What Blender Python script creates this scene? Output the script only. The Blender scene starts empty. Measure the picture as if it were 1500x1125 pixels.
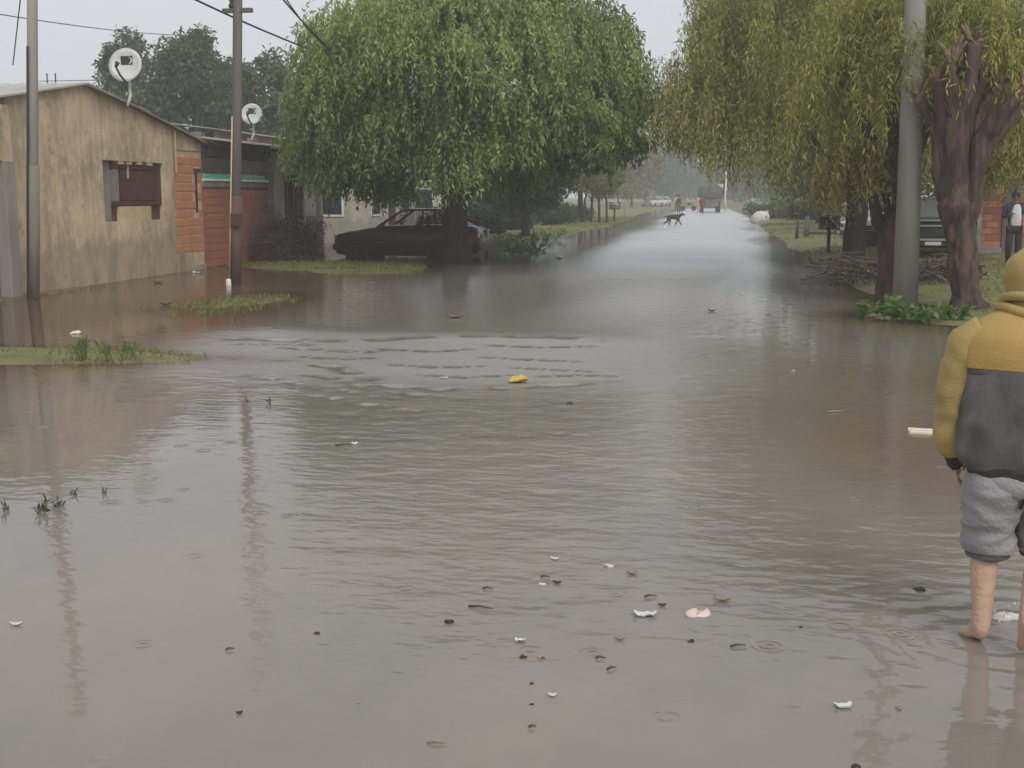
import bpy, bmesh, math, random
import numpy as np
from mathutils import Vector, Matrix, noise
R = math.radians
noise.seed_set(4)
rnd = random.Random(7)
rng = np.random.default_rng(11)
sc = bpy.context.scene
COL = sc.collection

# ------------------------------------------------------------------ camera, sky, sun, exposure
CAM_H, FPX = 1.8, 1800.0
PITCH = math.atan(277.5 / 1800); YAW = math.atan(294 / math.hypot(1800, 277.5))
cd = bpy.data.cameras.new('camera'); cam = bpy.data.objects.new('camera', cd); COL.objects.link(cam)
cam.location = (0, 0, CAM_H); cam.rotation_euler = (math.pi / 2 - PITCH, 0, YAW)
cd.sensor_width = 36; cd.lens = 36 * FPX / 1500; cd.clip_start = 0.05; cd.clip_end = 3000
sc.camera = cam
w = bpy.data.worlds.new('World'); sc.world = w; w.use_nodes = True
nt = w.node_tree; nt.nodes.clear()
SUN_EL, SUN_AZ = R(46), R(145)            # behind the camera to the right, veiled by cloud
sky = nt.nodes.new('ShaderNodeTexSky'); sky.sky_type = 'NISHITA'; sky.sun_disc = False
sky.sun_elevation = SUN_EL; sky.sun_rotation = SUN_AZ
sky.air_density = 1.0; sky.dust_density = 4.0; sky.ozone_density = 1.0
hs = nt.nodes.new('ShaderNodeHueSaturation'); hs.inputs['Saturation'].default_value = 0.20
ov = nt.nodes.new('ShaderNodeMix'); ov.data_type = 'RGBA'; ov.inputs[0].default_value = 0.75
ov.inputs[7].default_value = (5.6, 5.85, 6.3, 1)       # even cloud layer
bg = nt.nodes.new('ShaderNodeBackground'); bg.inputs['Strength'].default_value = 0.12
wo = nt.nodes.new('ShaderNodeOutputWorld')
nt.links.new(sky.outputs[0], hs.inputs['Color']); nt.links.new(hs.outputs[0], ov.inputs[6])
nt.links.new(ov.outputs[2], bg.inputs[0]); nt.links.new(bg.outputs[0], wo.inputs[0])
sd = bpy.data.lights.new('sun', 'SUN'); sun = bpy.data.objects.new('sun', sd); COL.objects.link(sun)
sd.energy = 1.5; sd.angle = R(30); sd.color = (1.0, 0.96, 0.9)
sun.rotation_euler = (R(90) - SUN_EL, 0, math.pi - SUN_AZ)
sc.view_settings.view_transform = 'Standard'; sc.view_settings.look = 'None'
sc.view_settings.exposure = 0.15; sc.view_settings.gamma = 1; sc.view_settings.use_curve_mapping = False
sc.cycles.max_bounces = 8; sc.cycles.transparent_max_bounces = 16; sc.cycles.volume_bounces = 2

# ------------------------------------------------------------------ photo pixel -> ground helpers
def ray(px, py):
    x = (px - 750) / FPX; y = (562.5 - py) / FPX
    f = math.cos(PITCH) + y * math.sin(PITCH); u = y * math.cos(PITCH) - math.sin(PITCH)
    return Vector((x * math.cos(YAW) - f * math.sin(YAW), x * math.sin(YAW) + f * math.cos(YAW), u))
def at(px, py, z=0.0):
    d = ray(px, py); t = (z - CAM_H) / d.z
    return Vector((d.x * t, d.y * t, z))
def at_y(px, py, Y):
    d = ray(px, py); t = Y / d.y
    return Vector((d.x * t, Y, CAM_H + d.z * t))
def at_x(px, py, X):
    d = ray(px, py); t = X / d.x
    return Vector((X, d.y * t, CAM_H + d.z * t))

# ------------------------------------------------------------------ mesh helpers
class MB:
    def __init__(s): s.v = []; s.f = []
    def add(s, vs, fs):
        n = len(s.v); s.v += [tuple(v) for v in vs]; s.f += [tuple(i + n for i in f) for f in fs]; return s
    def box(s, x0, x1, y0, y1, z0, z1):
        return s.add([(x0,y0,z0),(x1,y0,z0),(x1,y1,z0),(x0,y1,z0),(x0,y0,z1),(x1,y0,z1),(x1,y1,z1),(x0,y1,z1)],
              [(0,3,2,1),(4,5,6,7),(0,1,5,4),(1,2,6,5),(2,3,7,6),(3,0,4,7)])
    def tube(s, pts, rad, n=8, cap=True):
        pts = [Vector(p) for p in pts]
        if not hasattr(rad, '__len__'): rad = [rad] * len(pts)
        vs, fs = [], []; prev = None
        for i, p in enumerate(pts):
            d = (pts[min(i+1, len(pts)-1)] - pts[max(i-1, 0)]).normalized()
            if prev is None: a = d.orthogonal().normalized()
            else:
                a = prev - d * prev.dot(d); a = a.normalized() if a.length > 1e-6 else d.orthogonal().normalized()
            b = d.cross(a); prev = a
            for k in range(n):
                t = 2 * math.pi * k / n; vs.append(p + (a * math.cos(t) + b * math.sin(t)) * rad[i])
        for i in range(len(pts) - 1):
            for k in range(n):
                j = (k + 1) % n; fs.append((i*n+k, i*n+j, (i+1)*n+j, (i+1)*n+k))
        if cap: fs += [tuple(range(n-1, -1, -1)), tuple((len(pts)-1)*n + k for k in range(n))]
        return s.add(vs, fs)
    def lathe(s, prof, n=16, M=None):
        vs, fs = [], []
        for r, z in prof:
            for k in range(n):
                t = 2*math.pi*k/n; v = Vector((r*math.cos(t), r*math.sin(t), z)); vs.append(M @ v if M else v)
        for i in range(len(prof)-1):
            for k in range(n):
                j = (k+1) % n; fs.append((i*n+k, i*n+j, (i+1)*n+j, (i+1)*n+k))
        fs += [tuple(range(n-1,-1,-1)), tuple((len(prof)-1)*n+k for k in range(n))]
        return s.add(vs, fs)
    def prism(s, poly, axis, a0, a1):                    # polygon in the two other axes, extruded along axis
        def mk(p, a):
            v = list(p); v.insert(axis, a); return tuple(v)
        n = len(poly)
        vs = [mk(p, a0) for p in poly] + [mk(p, a1) for p in poly]
        fs = [tuple(range(n-1,-1,-1)), tuple(range(n, 2*n))] + [(i, (i+1)%n, n+(i+1)%n, n+i) for i in range(n)]
        return s.add(vs, fs)
    def loft(s, rings, n=32, sub=3, expo=2.0):           # ring = (cx, cy, cz, rx, ry)
        a = np.array(rings, float); m = len(a); out = []
        for i in range(m - 1):
            p0, p1, p2, p3 = a[max(i-1,0)], a[i], a[i+1], a[min(i+2,m-1)]
            for k in range(sub):
                t = k / sub
                out.append(0.5*((2*p1)+(-p0+p2)*t+(2*p0-5*p1+4*p2-p3)*t*t+(-p0+3*p1-3*p2+p3)*t**3))
        out.append(a[-1])
        vs, fs = [], []
        for r in out:
            for k in range(n):
                t = 2*math.pi*k/n; c, d = math.cos(t), math.sin(t)
                vs.append((r[0]+r[3]*math.copysign(abs(c)**(2/expo), c), r[1]+r[4]*math.copysign(abs(d)**(2/expo), d), r[2]))
        L = len(out)
        for i in range(L-1):
            for k in range(n):
                j = (k+1)%n; fs.append((i*n+k, i*n+j, (i+1)*n+j, (i+1)*n+k))
        fs += [tuple(range(n-1,-1,-1)), tuple((L-1)*n+k for k in range(n))]
        return s.add(vs, fs)
    def wobble(s, amp, scale, seed=0, squash=(1,1,1)):
        s.v = [tuple(Vector(v) + noise.noise_vector(Vector((v[0]*squash[0], v[1]*squash[1], v[2]*squash[2]))*scale + Vector((seed*7.3, seed*3.1, 0)))*amp) for v in s.v]
        return s
    def crease(s, amp, scale, squash=(1,1,1), seed=0, axis=(0,0)):
        out = []
        for v in s.v:
            p = Vector((v[0]*squash[0], v[1]*squash[1], v[2]*squash[2]))*scale + Vector((seed*5.7, 0, seed*2.9))
            p += noise.noise_vector(p*.6)*.7
            f = amp*(1-2.6*abs(noise.noise(p)))
            d = Vector((v[0]-axis[0], v[1]-axis[1], 0)); d = d.normalized() if d.length > 1e-5 else d
            out.append(tuple(Vector(v)+d*f))
        s.v = out; return s
    def mesh(s, name, smooth=False):
        me = bpy.data.meshes.new(name); me.from_pydata(s.v, [], s.f)
        bm = bmesh.new(); bm.from_mesh(me); bmesh.ops.recalc_face_normals(bm, faces=bm.faces); bm.to_mesh(me); bm.free()
        if smooth: me.shade_smooth()
        return me

def link(name, me, mat, parent=None):
    o = bpy.data.objects.new(name, me); COL.objects.link(o)
    if mat is not None and not me.materials: me.materials.append(mat)
    if parent: o.parent = parent
    return o
def obj(name, mb, mat, parent=None, smooth=False, bevel=0):
    o = link(name, mb.mesh(name, smooth), mat, parent)
    if bevel:
        b = o.modifiers.new('bevel', 'BEVEL'); b.width = bevel; b.segments = 2; b.limit_method = 'ANGLE'
    return o
def tag(o, label, cat, group=None, kind=None):
    if label: o['label'] = label
    if cat: o['category'] = cat
    if group: o['group'] = group
    if kind: o['kind'] = kind
    return o
def thing(name, label, cat, loc=(0,0,0), rz=0, group=None):
    o = bpy.data.objects.new(name, None); COL.objects.link(o); o.empty_display_size = .1
    o.location = loc; o.rotation_euler = (0, 0, rz)
    return tag(o, label, cat, group)

# ------------------------------------------------------------------ materials
def newmat(name):
    m = bpy.data.materials.new(name); m.use_nodes = True
    N = m.node_tree.nodes; b = N['Principled BSDF']
    return m, N, m.node_tree.links, b
def pmat(name, c1, c2=None, scale=4.0, rough=0.7, bump=0.0, bscale=None, stretch=(1,1,1), metal=0.0, detail=5, lo=.35, hi=.65, spec=None, world=False):
    m, N, L, b = newmat(name)
    b.inputs['Roughness'].default_value = rough; b.inputs['Metallic'].default_value = metal
    if spec is not None: b.inputs['Specular IOR Level'].default_value = spec
    c2 = c2 or tuple(x*.75 for x in c1)
    if world: g = N.new('ShaderNodeNewGeometry'); co = g.outputs['Position']
    else: g = N.new('ShaderNodeTexCoord'); co = g.outputs['Object']
    mp = N.new('ShaderNodeMapping'); mp.inputs['Scale'].default_value = stretch; L.new(co, mp.inputs[0])
    n = N.new('ShaderNodeTexNoise'); n.inputs['Scale'].default_value = scale; n.inputs['Detail'].default_value = detail; L.new(mp.outputs[0], n.inputs[0])
    r = N.new('ShaderNodeValToRGB'); r.color_ramp.elements[0].position = lo; r.color_ramp.elements[1].position = hi
    r.color_ramp.elements[0].color = (*c1, 1); r.color_ramp.elements[1].color = (*c2, 1)
    L.new(n.outputs[0], r.inputs[0]); L.new(r.outputs[0], b.inputs['Base Color'])
    if bump:
        n2 = N.new('ShaderNodeTexNoise'); n2.inputs['Scale'].default_value = bscale or scale*3; n2.inputs['Detail'].default_value = 4; L.new(mp.outputs[0], n2.inputs[0])
        bp = N.new('ShaderNodeBump'); bp.inputs['Strength'].default_value = bump; bp.inputs['Distance'].default_value = .03
        L.new(n2.outputs[0], bp.inputs['Height']); L.new(bp.outputs[0], b.inputs['Normal'])
    return m
def ramp(N, L, src, stops):
    r = N.new('ShaderNodeValToRGB'); e = r.color_ramp.elements
    while len(e) < len(stops): e.new(.5)
    for k, (p, c) in enumerate(stops): e[k].position = p; e[k].color = (*c, 1)
    L.new(src, r.inputs[0]); return r.outputs[0]
def mixc(N, L, fac, a, b, mode='MIX'):
    x = N.new('ShaderNodeMix'); x.data_type = 'RGBA'; x.blend_type = mode
    if isinstance(fac, float): x.inputs[0].default_value = fac
    else: L.new(fac, x.inputs[0])
    for s, i in ((a, 6), (b, 7)):
        if isinstance(s, tuple): x.inputs[i].default_value = (*s, 1)
        else: L.new(s, x.inputs[i])
    return x.outputs[2]
def nz(N, L, co, scale, detail=4, stretch=None, rough=.55):
    if stretch:
        mp = N.new('ShaderNodeMapping'); mp.inputs['Scale'].default_value = stretch; L.new(co, mp.inputs[0]); co = mp.outputs[0]
    n = N.new('ShaderNodeTexNoise'); n.inputs['Scale'].default_value = scale; n.inputs['Detail'].default_value = detail; n.inputs['Roughness'].default_value = rough
    L.new(co, n.inputs[0]); return n.outputs[0]
def math_(N, L, op, a, b=None, clamp=False):
    m = N.new('ShaderNodeMath'); m.operation = op; m.use_clamp = clamp
    for i, s in enumerate((a, b)):
        if s is None: continue
        if isinstance(s, (int, float)): m.inputs[i].default_value = s
        else: L.new(s, m.inputs[i])
    return m.outputs[0]

def plaster_mat(name, base, alt, stain, damp):
    m, N, L, b = newmat(name); b.inputs['Roughness'].default_value = .9
    g = N.new('ShaderNodeNewGeometry'); P = g.outputs['Position']
    c = ramp(N, L, nz(N, L, P, 1.1, 6), [(.36, base), (.62, alt)])
    st = ramp(N, L, nz(N, L, P, 1.2, 8, (1, 1.3, .5), .7), [(.44, (0,0,0)), (.64, (.85,.85,.85))])
    c = mixc(N, L, st, c, stain)
    s2 = ramp(N, L, nz(N, L, P, 2.4, 6, (1, 2.4, .16), .7), [(.54, (0,0,0)), (.70, (.62,.62,.62))])
    c = mixc(N, L, s2, c, stain)
    s3 = ramp(N, L, nz(N, L, P, 4.2, 10, None, .75), [(.52, (0,0,0)), (.66, (.42,.42,.42))])
    c = mixc(N, L, s3, c, tuple(min(1,x*1.25) for x in base))
    pt = ramp(N, L, nz(N, L, P, 2.6, 8, None, .7), [(.57, (0,0,0)), (.65, (.6,.6,.6))])
    c = mixc(N, L, pt, c, tuple(x*.82 for x in stain))
    sx = N.new('ShaderNodeSeparateXYZ'); L.new(P, sx.inputs[0])
    hgt = math_(N, L, 'ADD', sx.outputs[2], math_(N, L, 'MULTIPLY', nz(N, L, P, 1.4, 9, (1,1,.45), .75), -1.5))
    dm = ramp(N, L, hgt, [(-.7, (.5,.5,.5)), (.2, (0,0,0))])       # rising damp stain with its own ragged edge
    c = mixc(N, L, dm, c, damp)
    L.new(c, b.inputs['Base Color'])
    bp = N.new('ShaderNodeBump'); bp.inputs['Strength'].default_value = .5; bp.inputs['Distance'].default_value = .02
    L.new(nz(N, L, P, 9, 8), bp.inputs['Height']); L.new(bp.outputs[0], b.inputs['Normal'])
    return m
def leaf_mat(name, dark, light, rough=.45, trans=.38):
    m, N, L, b = newmat(name)
    a = N.new('ShaderNodeAttribute'); a.attribute_name = 'tint'
    c = ramp(N, L, a.outputs['Fac'], [(0, dark), (1, light)])
    L.new(c, b.inputs['Base Color']); b.inputs['Roughness'].default_value = rough; b.inputs['Specular IOR Level'].default_value = .35
    t = N.new('ShaderNodeBsdfTranslucent'); L.new(c, t.inputs[0])
    mx = N.new('ShaderNodeMixShader'); mx.inputs[0].default_value = trans
    L.new(b.outputs[0], mx.inputs[1]); L.new(t.outputs[0], mx.inputs[2]); L.new(mx.outputs[0], N['Material Output'].inputs[0])
    return m
def glass_mat(name, tint, alpha):
    m, N, L, b = newmat(name)
    b.inputs['Base Color'].default_value = (*tint, 1); b.inputs['Roughness'].default_value = .05; b.inputs['Alpha'].default_value = alpha
    return m
M = {}
M['plaster'] = plaster_mat('ochre plaster', (.60,.475,.325), (.49,.375,.255), (.25,.195,.135), (.19,.155,.11))
M['plaster_pale'] = plaster_mat('pale plaster', (.50,.46,.38), (.42,.38,.31), (.27,.25,.20), (.22,.19,.15))
M['plaster_grey'] = plaster_mat('grey plaster', (.26,.22,.18), (.20,.17,.14), (.12,.10,.085), (.10,.085,.07))
M['plaster_cream'] = plaster_mat('cream plaster', (.54,.43,.26), (.49,.38,.23), (.36,.28,.17), (.30,.24,.15))
M['brick'] = pmat('hollow clay brick', (.50,.205,.10), (.43,.185,.10), 1.2, .85, .4, 20, world=True)
M['brick_dark'] = pmat('weathered clay brick', (.34,.125,.075), (.27,.10,.066), .9, .85, .4, 20, world=True)
M['mortar'] = pmat('mortar', (.60,.42,.28), (.45,.30,.19), 6, .95, .3, world=True)
M['mortar_dark'] = pmat('dirty mortar', (.23,.105,.072), (.17,.078,.054), 4, .95, .3, world=True)
M['concrete'] = pmat('pole concrete', (.30,.285,.255), (.235,.22,.195), 3, .85, .3, 14, (1,1,.25))
M['concrete_dark'] = pmat('stained concrete', (.225,.19,.145), (.155,.13,.10), 3, .85, .3, 14, (1,1,.2))
M['wood_pole'] = pmat('weathered pole wood', (.145,.125,.118), (.095,.08,.076), 5, .8, .5, 20, (1,1,.08))
M['wood_red'] = pmat('painted pole base', (.12,.062,.045), (.085,.047,.037), 5, .8, .4, 20, (1,1,.1))
M['wood_brown'] = pmat('brown shutter wood', (.095,.042,.034), (.062,.028,.024), 6, .55, .3, 20, (1,8,.4))
M['wood_grey'] = pmat('grey plank wood', (.15,.135,.12), (.10,.09,.075), 6, .85, .4, 20, (1,6,.3))
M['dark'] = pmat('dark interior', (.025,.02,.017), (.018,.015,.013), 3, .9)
M['zinc'] = pmat('zinc sheet', (.50,.49,.45), (.36,.34,.30), 1.2, .5, .1, metal=.15)
M['zinc_rust'] = pmat('rusty zinc sheet', (.40,.36,.30), (.27,.22,.17), 1.6, .6, .1, metal=.1)
M['green_plastic'] = pmat('green plastic sheet', (.09,.50,.33), (.06,.40,.26), 5, .4)
M['white_paint'] = pmat('white paint', (.72,.71,.67), (.60,.59,.55), 5, .5)
M['dish'] = pmat('dish enamel', (.60,.61,.60), (.52,.53,.52), 6, .45)
M['logo'] = pmat('logo print', (.022,.026,.03), (.028,.03,.034), 3, .5)
M['steel'] = pmat('steel', (.32,.32,.31), (.22,.22,.21), 6, .45, metal=.6)
M['black'] = pmat('black metal', (.022,.022,.023), (.03,.028,.026), 6, .55)
M['rubber'] = pmat('rubber', (.018,.018,.018), (.026,.026,.025), 9, .85)
M['bark'] = pmat('dark wet bark', (.050,.036,.029), (.024,.018,.015), 7, .8, 1.0, 14, (1,1,.3))
M['bark_red'] = pmat('red brown stringy bark', (.105,.060,.045), (.034,.025,.021), 9, .8, 1.0, 26, (1,1,.25), lo=.42, hi=.6)
M['stub'] = pmat('torn wood', (.24,.135,.085), (.12,.07,.05), 9, .8, .6)
M['twig'] = pmat('dry twigs', (.20,.155,.115), (.11,.085,.065), 9, .85)
M['maroon'] = pmat('maroon car paint', (.075,.014,.022), (.055,.011,.017), 2, .25, spec=.5)
M['carblack'] = pmat('black car paint', (.014,.015,.017), (.02,.02,.021), 2, .25)
M['carwhite'] = pmat('white car paint', (.62,.62,.60), (.55,.55,.53), 2, .3)
M['silver'] = pmat('silver trim', (.55,.55,.55), (.45,.45,.45), 4, .3, metal=.5)
M['glass'] = glass_mat('car glass', (.05,.055,.055), .22)
M['glass_dark'] = glass_mat('dark glass', (.03,.034,.036), .9)
M['lens'] = pmat('lamp lens', (.62,.60,.55), (.5,.5,.47), 9, .12)
M['redlens'] = pmat('tail lamp lens', (.25,.015,.015), (.18,.01,.01), 9, .15)
M['skin'] = pmat('skin', (.56,.375,.275), (.46,.29,.21), 9, .6, .25, 60)
M['skin_dark'] = pmat('tanned skin', (.24,.13,.085), (.20,.11,.07), 7, .5)
M['hair'] = pmat('black hair', (.012,.010,.009), (.02,.016,.014), 30, .5)
M['c_yellow'] = pmat('mustard fleece', (.45,.30,.095), (.38,.25,.08), 3.2, .95, .18, 90)
M['c_olive'] = pmat('olive yellow fleece', (.41,.305,.115), (.33,.24,.085), 3.2, .95, .18, 90)
M['c_char'] = pmat('charcoal fleece', (.060,.052,.053), (.150,.135,.135), 5.5, .95, .18, 90, (1,1,.5))
M['c_band'] = pmat('dark ribbing', (.035,.03,.03), (.055,.046,.046), 8, .95, .3, 90)
M['c_grey'] = pmat('grey jersey', (.34,.325,.33), (.235,.225,.23), 4, .9, .3, 60)
M['c_white'] = pmat('white cotton', (.62,.60,.58), (.52,.50,.49), 5, .9)
M['c_navy'] = pmat('navy purple cloth', (.045,.043,.075), (.03,.03,.05), 5, .9)
M['c_black'] = pmat('black cloth', (.02,.018,.018), (.03,.027,.027), 5, .9)
M['c_red'] = pmat('dull red cloth', (.14,.035,.035), (.10,.028,.028), 5, .9)
M['c_pink'] = pmat('faded pink cloth', (.50,.36,.34), (.42,.30,.29), 5, .9)
M['dogfur'] = pmat('dark brown fur', (.030,.020,.018), (.05,.03,.026), 9, .8)
M['litter_white'] = pmat('wet white plastic', (.70,.70,.68), (.60,.58,.55), 12, .35, .4, 30)
M['litter_pink'] = pmat('pinkish wet card', (.62,.42,.36), (.66,.55,.50), 14, .6, .4, 30)
M['litter_tan'] = pmat('tan wet leaf', (.36,.25,.16), (.24,.16,.10), 14, .6, .4, 30)
M['litter_dark'] = pmat('black wet leaf', (.016,.014,.012), (.035,.027,.02), 14, .4, .4, 30)
M['litter_yellow'] = pmat('yellow wet leaf', (.55,.40,.10), (.45,.30,.09), 14, .5, .4, 30)
M['stick'] = pmat('wet stick', (.05,.042,.035), (.085,.068,.055), 14, .6)
M['foam'] = pmat('foam board', (.74,.68,.55), (.66,.58,.46), 5, .7)
M['sack'] = pmat('white woven sack', (.60,.59,.53), (.50,.48,.43), 6, .7, .4, 20)
M['sack_grey'] = pmat('grey patch', (.16,.155,.15), (.11,.105,.10), 6, .7)
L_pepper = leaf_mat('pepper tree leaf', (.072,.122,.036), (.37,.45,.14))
L_willow = leaf_mat('willow leaf', (.115,.148,.030), (.49,.475,.12))
L_willow2 = leaf_mat('yellowing willow leaf', (.10,.105,.022), (.31,.265,.065))
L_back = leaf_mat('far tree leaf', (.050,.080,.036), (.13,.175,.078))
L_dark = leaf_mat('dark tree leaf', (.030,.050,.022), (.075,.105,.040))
L_lime = leaf_mat('lime tree leaf', (.15,.16,.045), (.33,.30,.11))
L_grass = leaf_mat('grass blade', (.10,.13,.030), (.29,.29,.085), .5)
L_weed = leaf_mat('weed leaf', (.05,.115,.025), (.165,.27,.065), .4)
L_dry = leaf_mat('dry shrub leaf', (.040,.030,.024), (.10,.078,.055), .8, .1)

# ------------------------------------------------------------------ terrain and water
def sstep(a, b, x):
    t = np.clip((x - a) / (b - a), 0, 1); return t*t*(3-2*t)
_k = [(rng.uniform(.25, 2.2), rng.uniform(0, 6.28), rng.uniform(0, 6.28)) for _ in range(14)]
def fnoise(x, y):
    s = 0
    for f, a, p in _k: s = s + np.sin(f*(x*np.cos(a) + y*np.sin(a)) + p) / (1 + f)
    return s / 4.0
BUMPS = []          # emergent ground: (x, y, rx, ry, height)
for (px, py, rx, ry, h) in [(60,521,2.3,.62,.16),(160,523,1.3,.42,.17),(-60,520,2.5,.7,.09),
        (335,445,1.15,1.7,.065),(300,455,1.0,1.0,.045),(530,397,1.35,1.6,.075),(440,392,1.8,1.3,.07),(470,388,2.2,1.6,.06),
        (1330,463,1.25,.9,.045),(1420,468,1.5,1.2,.05),(1230,350,.9,4.0,.08),(1180,362,.8,2.6,.07),(770,372,1.1,1.3,.05),(770,345,2.2,4.5,.09),
        (850,332,1.8,7,.09),(890,322,1.6,14,.08),(1150,338,.8,6,.06)]:
    p = at(px, py); BUMPS.append((p.x, p.y, rx*1.15, ry*1.15, h*(.26 if py > 405 and px < 1000 else .8)))
def gh(x, y):
    x = np.asarray(x, float); y = np.asarray(y, float)
    n = fnoise(x, y)
    left = sstep(-5.2, -7.6, x); right = sstep(1.9, 3.2, x)
    z = -.17 + .11*left + .16*right*sstep(18, 25, y) + .05*right
    z = z + .075*sstep(-.3, 1.6, x)*sstep(5, 9, y)*sstep(24, 18, y)*(.8+.5*n)
    z = z + .06*sstep(-11.2, -12.2, x) + .10*sstep(3.2, 5.5, x)
    z = z + .035*n*np.maximum(left, right)
    z = z + .20*sstep(-14, -22, x) + .15*sstep(7, 16, x) + .25*sstep(120, 190, y) + .09*sstep(-3.6, -5.0, x)*sstep(44, 62, y) + .07*sstep(2.6, 3.6, x)*sstep(34, 42, y)
    z = np.minimum(z, .30)
    for bx, by, rx, ry, h in BUMPS:
        d = ((x-bx)/rx)**2 + ((y-by)/ry)**2
        e = np.exp(-d*1.2); z = np.where(d < 6, z + e*np.maximum(0, h + .035*n + .022*fnoise(x*3.3+4, y*3.1) - z), z)
    z = z - .16*np.exp(-(((x+8.6)/3.2)**4 + ((y-35.3)/1.3)**4))          # wheel ruts under the standing car
    return z
def graded(bands):
    out = []
    for a, b, s0, s1 in bands:
        x = a
        while x < b - 1e-6:
            out.append(x); t = (x-a)/(b-a); x += s0 + (s1-s0)*t
    out.append(bands[-1][1]); return np.array(out)
def sheet(name, xs, ys, zfun, mat, depth=False):
    X, Y = np.meshgrid(xs, ys); Z = zfun(X, Y)
    v = np.stack([X, Y, Z], -1).reshape(-1, 3); nx, ny = len(xs), len(ys)
    i = (np.arange(ny-1)[:, None]*nx + np.arange(nx-1)[None, :]).reshape(-1)
    f = np.stack([i, i+1, i+nx+1, i+nx], -1)
    me = bpy.data.meshes.new(name); me.vertices.add(len(v)); me.vertices.foreach_set('co', v.astype(np.float32).ravel())
    me.loops.add(f.size); me.loops.foreach_set('vertex_index', f.ravel().astype(np.int32))
    me.polygons.add(len(f)); me.polygons.foreach_set('loop_start', (np.arange(len(f))*4).astype(np.int32))
    me.update(); me.validate(); me.shade_smooth()
    if depth:
        at_ = me.attributes.new('depth', 'FLOAT', 'POINT')
        at_.data.foreach_set('value', np.clip(-gh(v[:,0], v[:,1]), 0, 1).astype(np.float32))
        a2 = me.attributes.new('ruffle', 'FLOAT', 'POINT'); a2.data.foreach_set('value', RUF[0].ravel().astype(np.float32))
    me.materials.append(mat); o = bpy.data.objects.new(name, me); COL.objects.link(o); o['kind'] = 'structure'
    return o
# ground
m, N, L, b = newmat('muddy grassy ground'); b.inputs['Roughness'].default_value = .75
g = N.new('ShaderNodeNewGeometry'); Pn = g.outputs['Position']
mud = ramp(N, L, nz(N, L, Pn, 1.3, 6), [(.35, (.115,.082,.052)), (.65, (.185,.135,.085))])
gra = ramp(N, L, nz(N, L, Pn, 2.3, 6), [(.35, (.115,.125,.034)), (.68, (.20,.19,.066))])
sx = N.new('ShaderNodeSeparateXYZ'); L.new(Pn, sx.inputs[0])
hz = math_(N, L, 'ADD', math_(N, L, 'MULTIPLY', sx.outputs[2], 9.0), math_(N, L, 'MULTIPLY', nz(N, L, Pn, .9, 5), .8))
c = mixc(N, L, ramp(N, L, hz, [(.38, (0,0,0)), (.72, (1,1,1))]), mud, gra)
L.new(c, b.inputs['Base Color'])
bp = N.new('ShaderNodeBump'); bp.inputs['Distance'].default_value = .04; bp.inputs['Strength'].default_value = .7
L.new(nz(N, L, Pn, 12, 6), bp.inputs['Height']); L.new(bp.outputs[0], b.inputs['Normal'])
gx = graded([(-600,-60,90,20),(-60,-15,8,1),(-15,9,.22,.22),(9,60,.6,8),(60,600,20,90)])
gy = graded([(-40,4,8,1),(4,42,.25,.25),(42,110,.4,1.6),(110,260,3,12),(260,600,15,60)])
sheet('ground', gx, gy, gh, m)

# water
CRESTS = []         # travelling ripple crests: list of ground points, half width, height
def crest(pix, wd, h): CRESTS.append(([at(*p) for p in pix], wd*(1.35 if h < 0 else 1), h*(1.3 if h < 0 else 1)))
crest([(300,522),(420,528),(490,537),(525,549),(560,563),(640,570),(740,568),(860,561),(940,556)], .075, -0.0160)
crest([(380,505),(460,512),(540,516),(575,508)], .06, -0.0116)
crest([(240,494),(380,497),(520,500),(640,492),(800,493),(900,500)], .09, -0.0116)
crest([(420,545),(500,556),(540,570),(620,580),(700,586)], .05, -0.0093)
crest([(440,575),(520,590),(600,602),(660,600)], .06, -0.0093)
crest([(690,522),(780,527),(860,530)], .05, -0.0087)
crest([(560,533),(640,538),(720,536)], .05, -0.0087)
crest([(930,512),(1000,516),(1060,522)], .06, .010)
crest([(960,545),(1010,551),(1060,547)], .05, .008)
crest([(820,406),(960,410),(1080,404)], .12, .016)
crest([(840,340),(1000,344),(1150,340)], .3, .02)
crest([(1208,960),(1240,985),(1310,1005),(1400,1022)], .016, .0045)
crest([(1050,1020),(1140,1038),(1240,1052),(1330,1075),(1430,1100)], .018, .005)
crest([(1120,1080),(1200,1098),(1290,1118)], .018, .004)
crest([(1260,1030),(1320,1050),(1430,1068)], .015, .004)
crest([(450,640),(560,645),(620,643)], .04, -0.0036)
crest([(640,636),(760,640),(860,634)], .04, -0.0036)
crest([(470,606),(560,612),(640,609)], .05, -0.0057)
crest([(600,548),(680,553),(760,549)], .04, -0.0072)
crest([(740,538),(800,541),(880,545)], .04, -.007)
crest([(330,505),(400,503),(470,506)], .05, -.007)
crest([(430,522),(500,526),(560,524)], .05, -.008)
crest([(560,512),(640,515),(700,511)], .05, -.006)
crest([(700,505),(790,509),(880,507)], .05, -.006)
crest([(470,565),(540,580),(600,585)], .05, -.008)
crest([(780,552),(850,549),(910,552)], .05, -.007)
crest([(350,548),(410,556),(470,572)], .05, -.006)
RUF = [None]
FEET = [(at(1447, 940), 1.0), (at(1500, 905), 1.0)]
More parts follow.
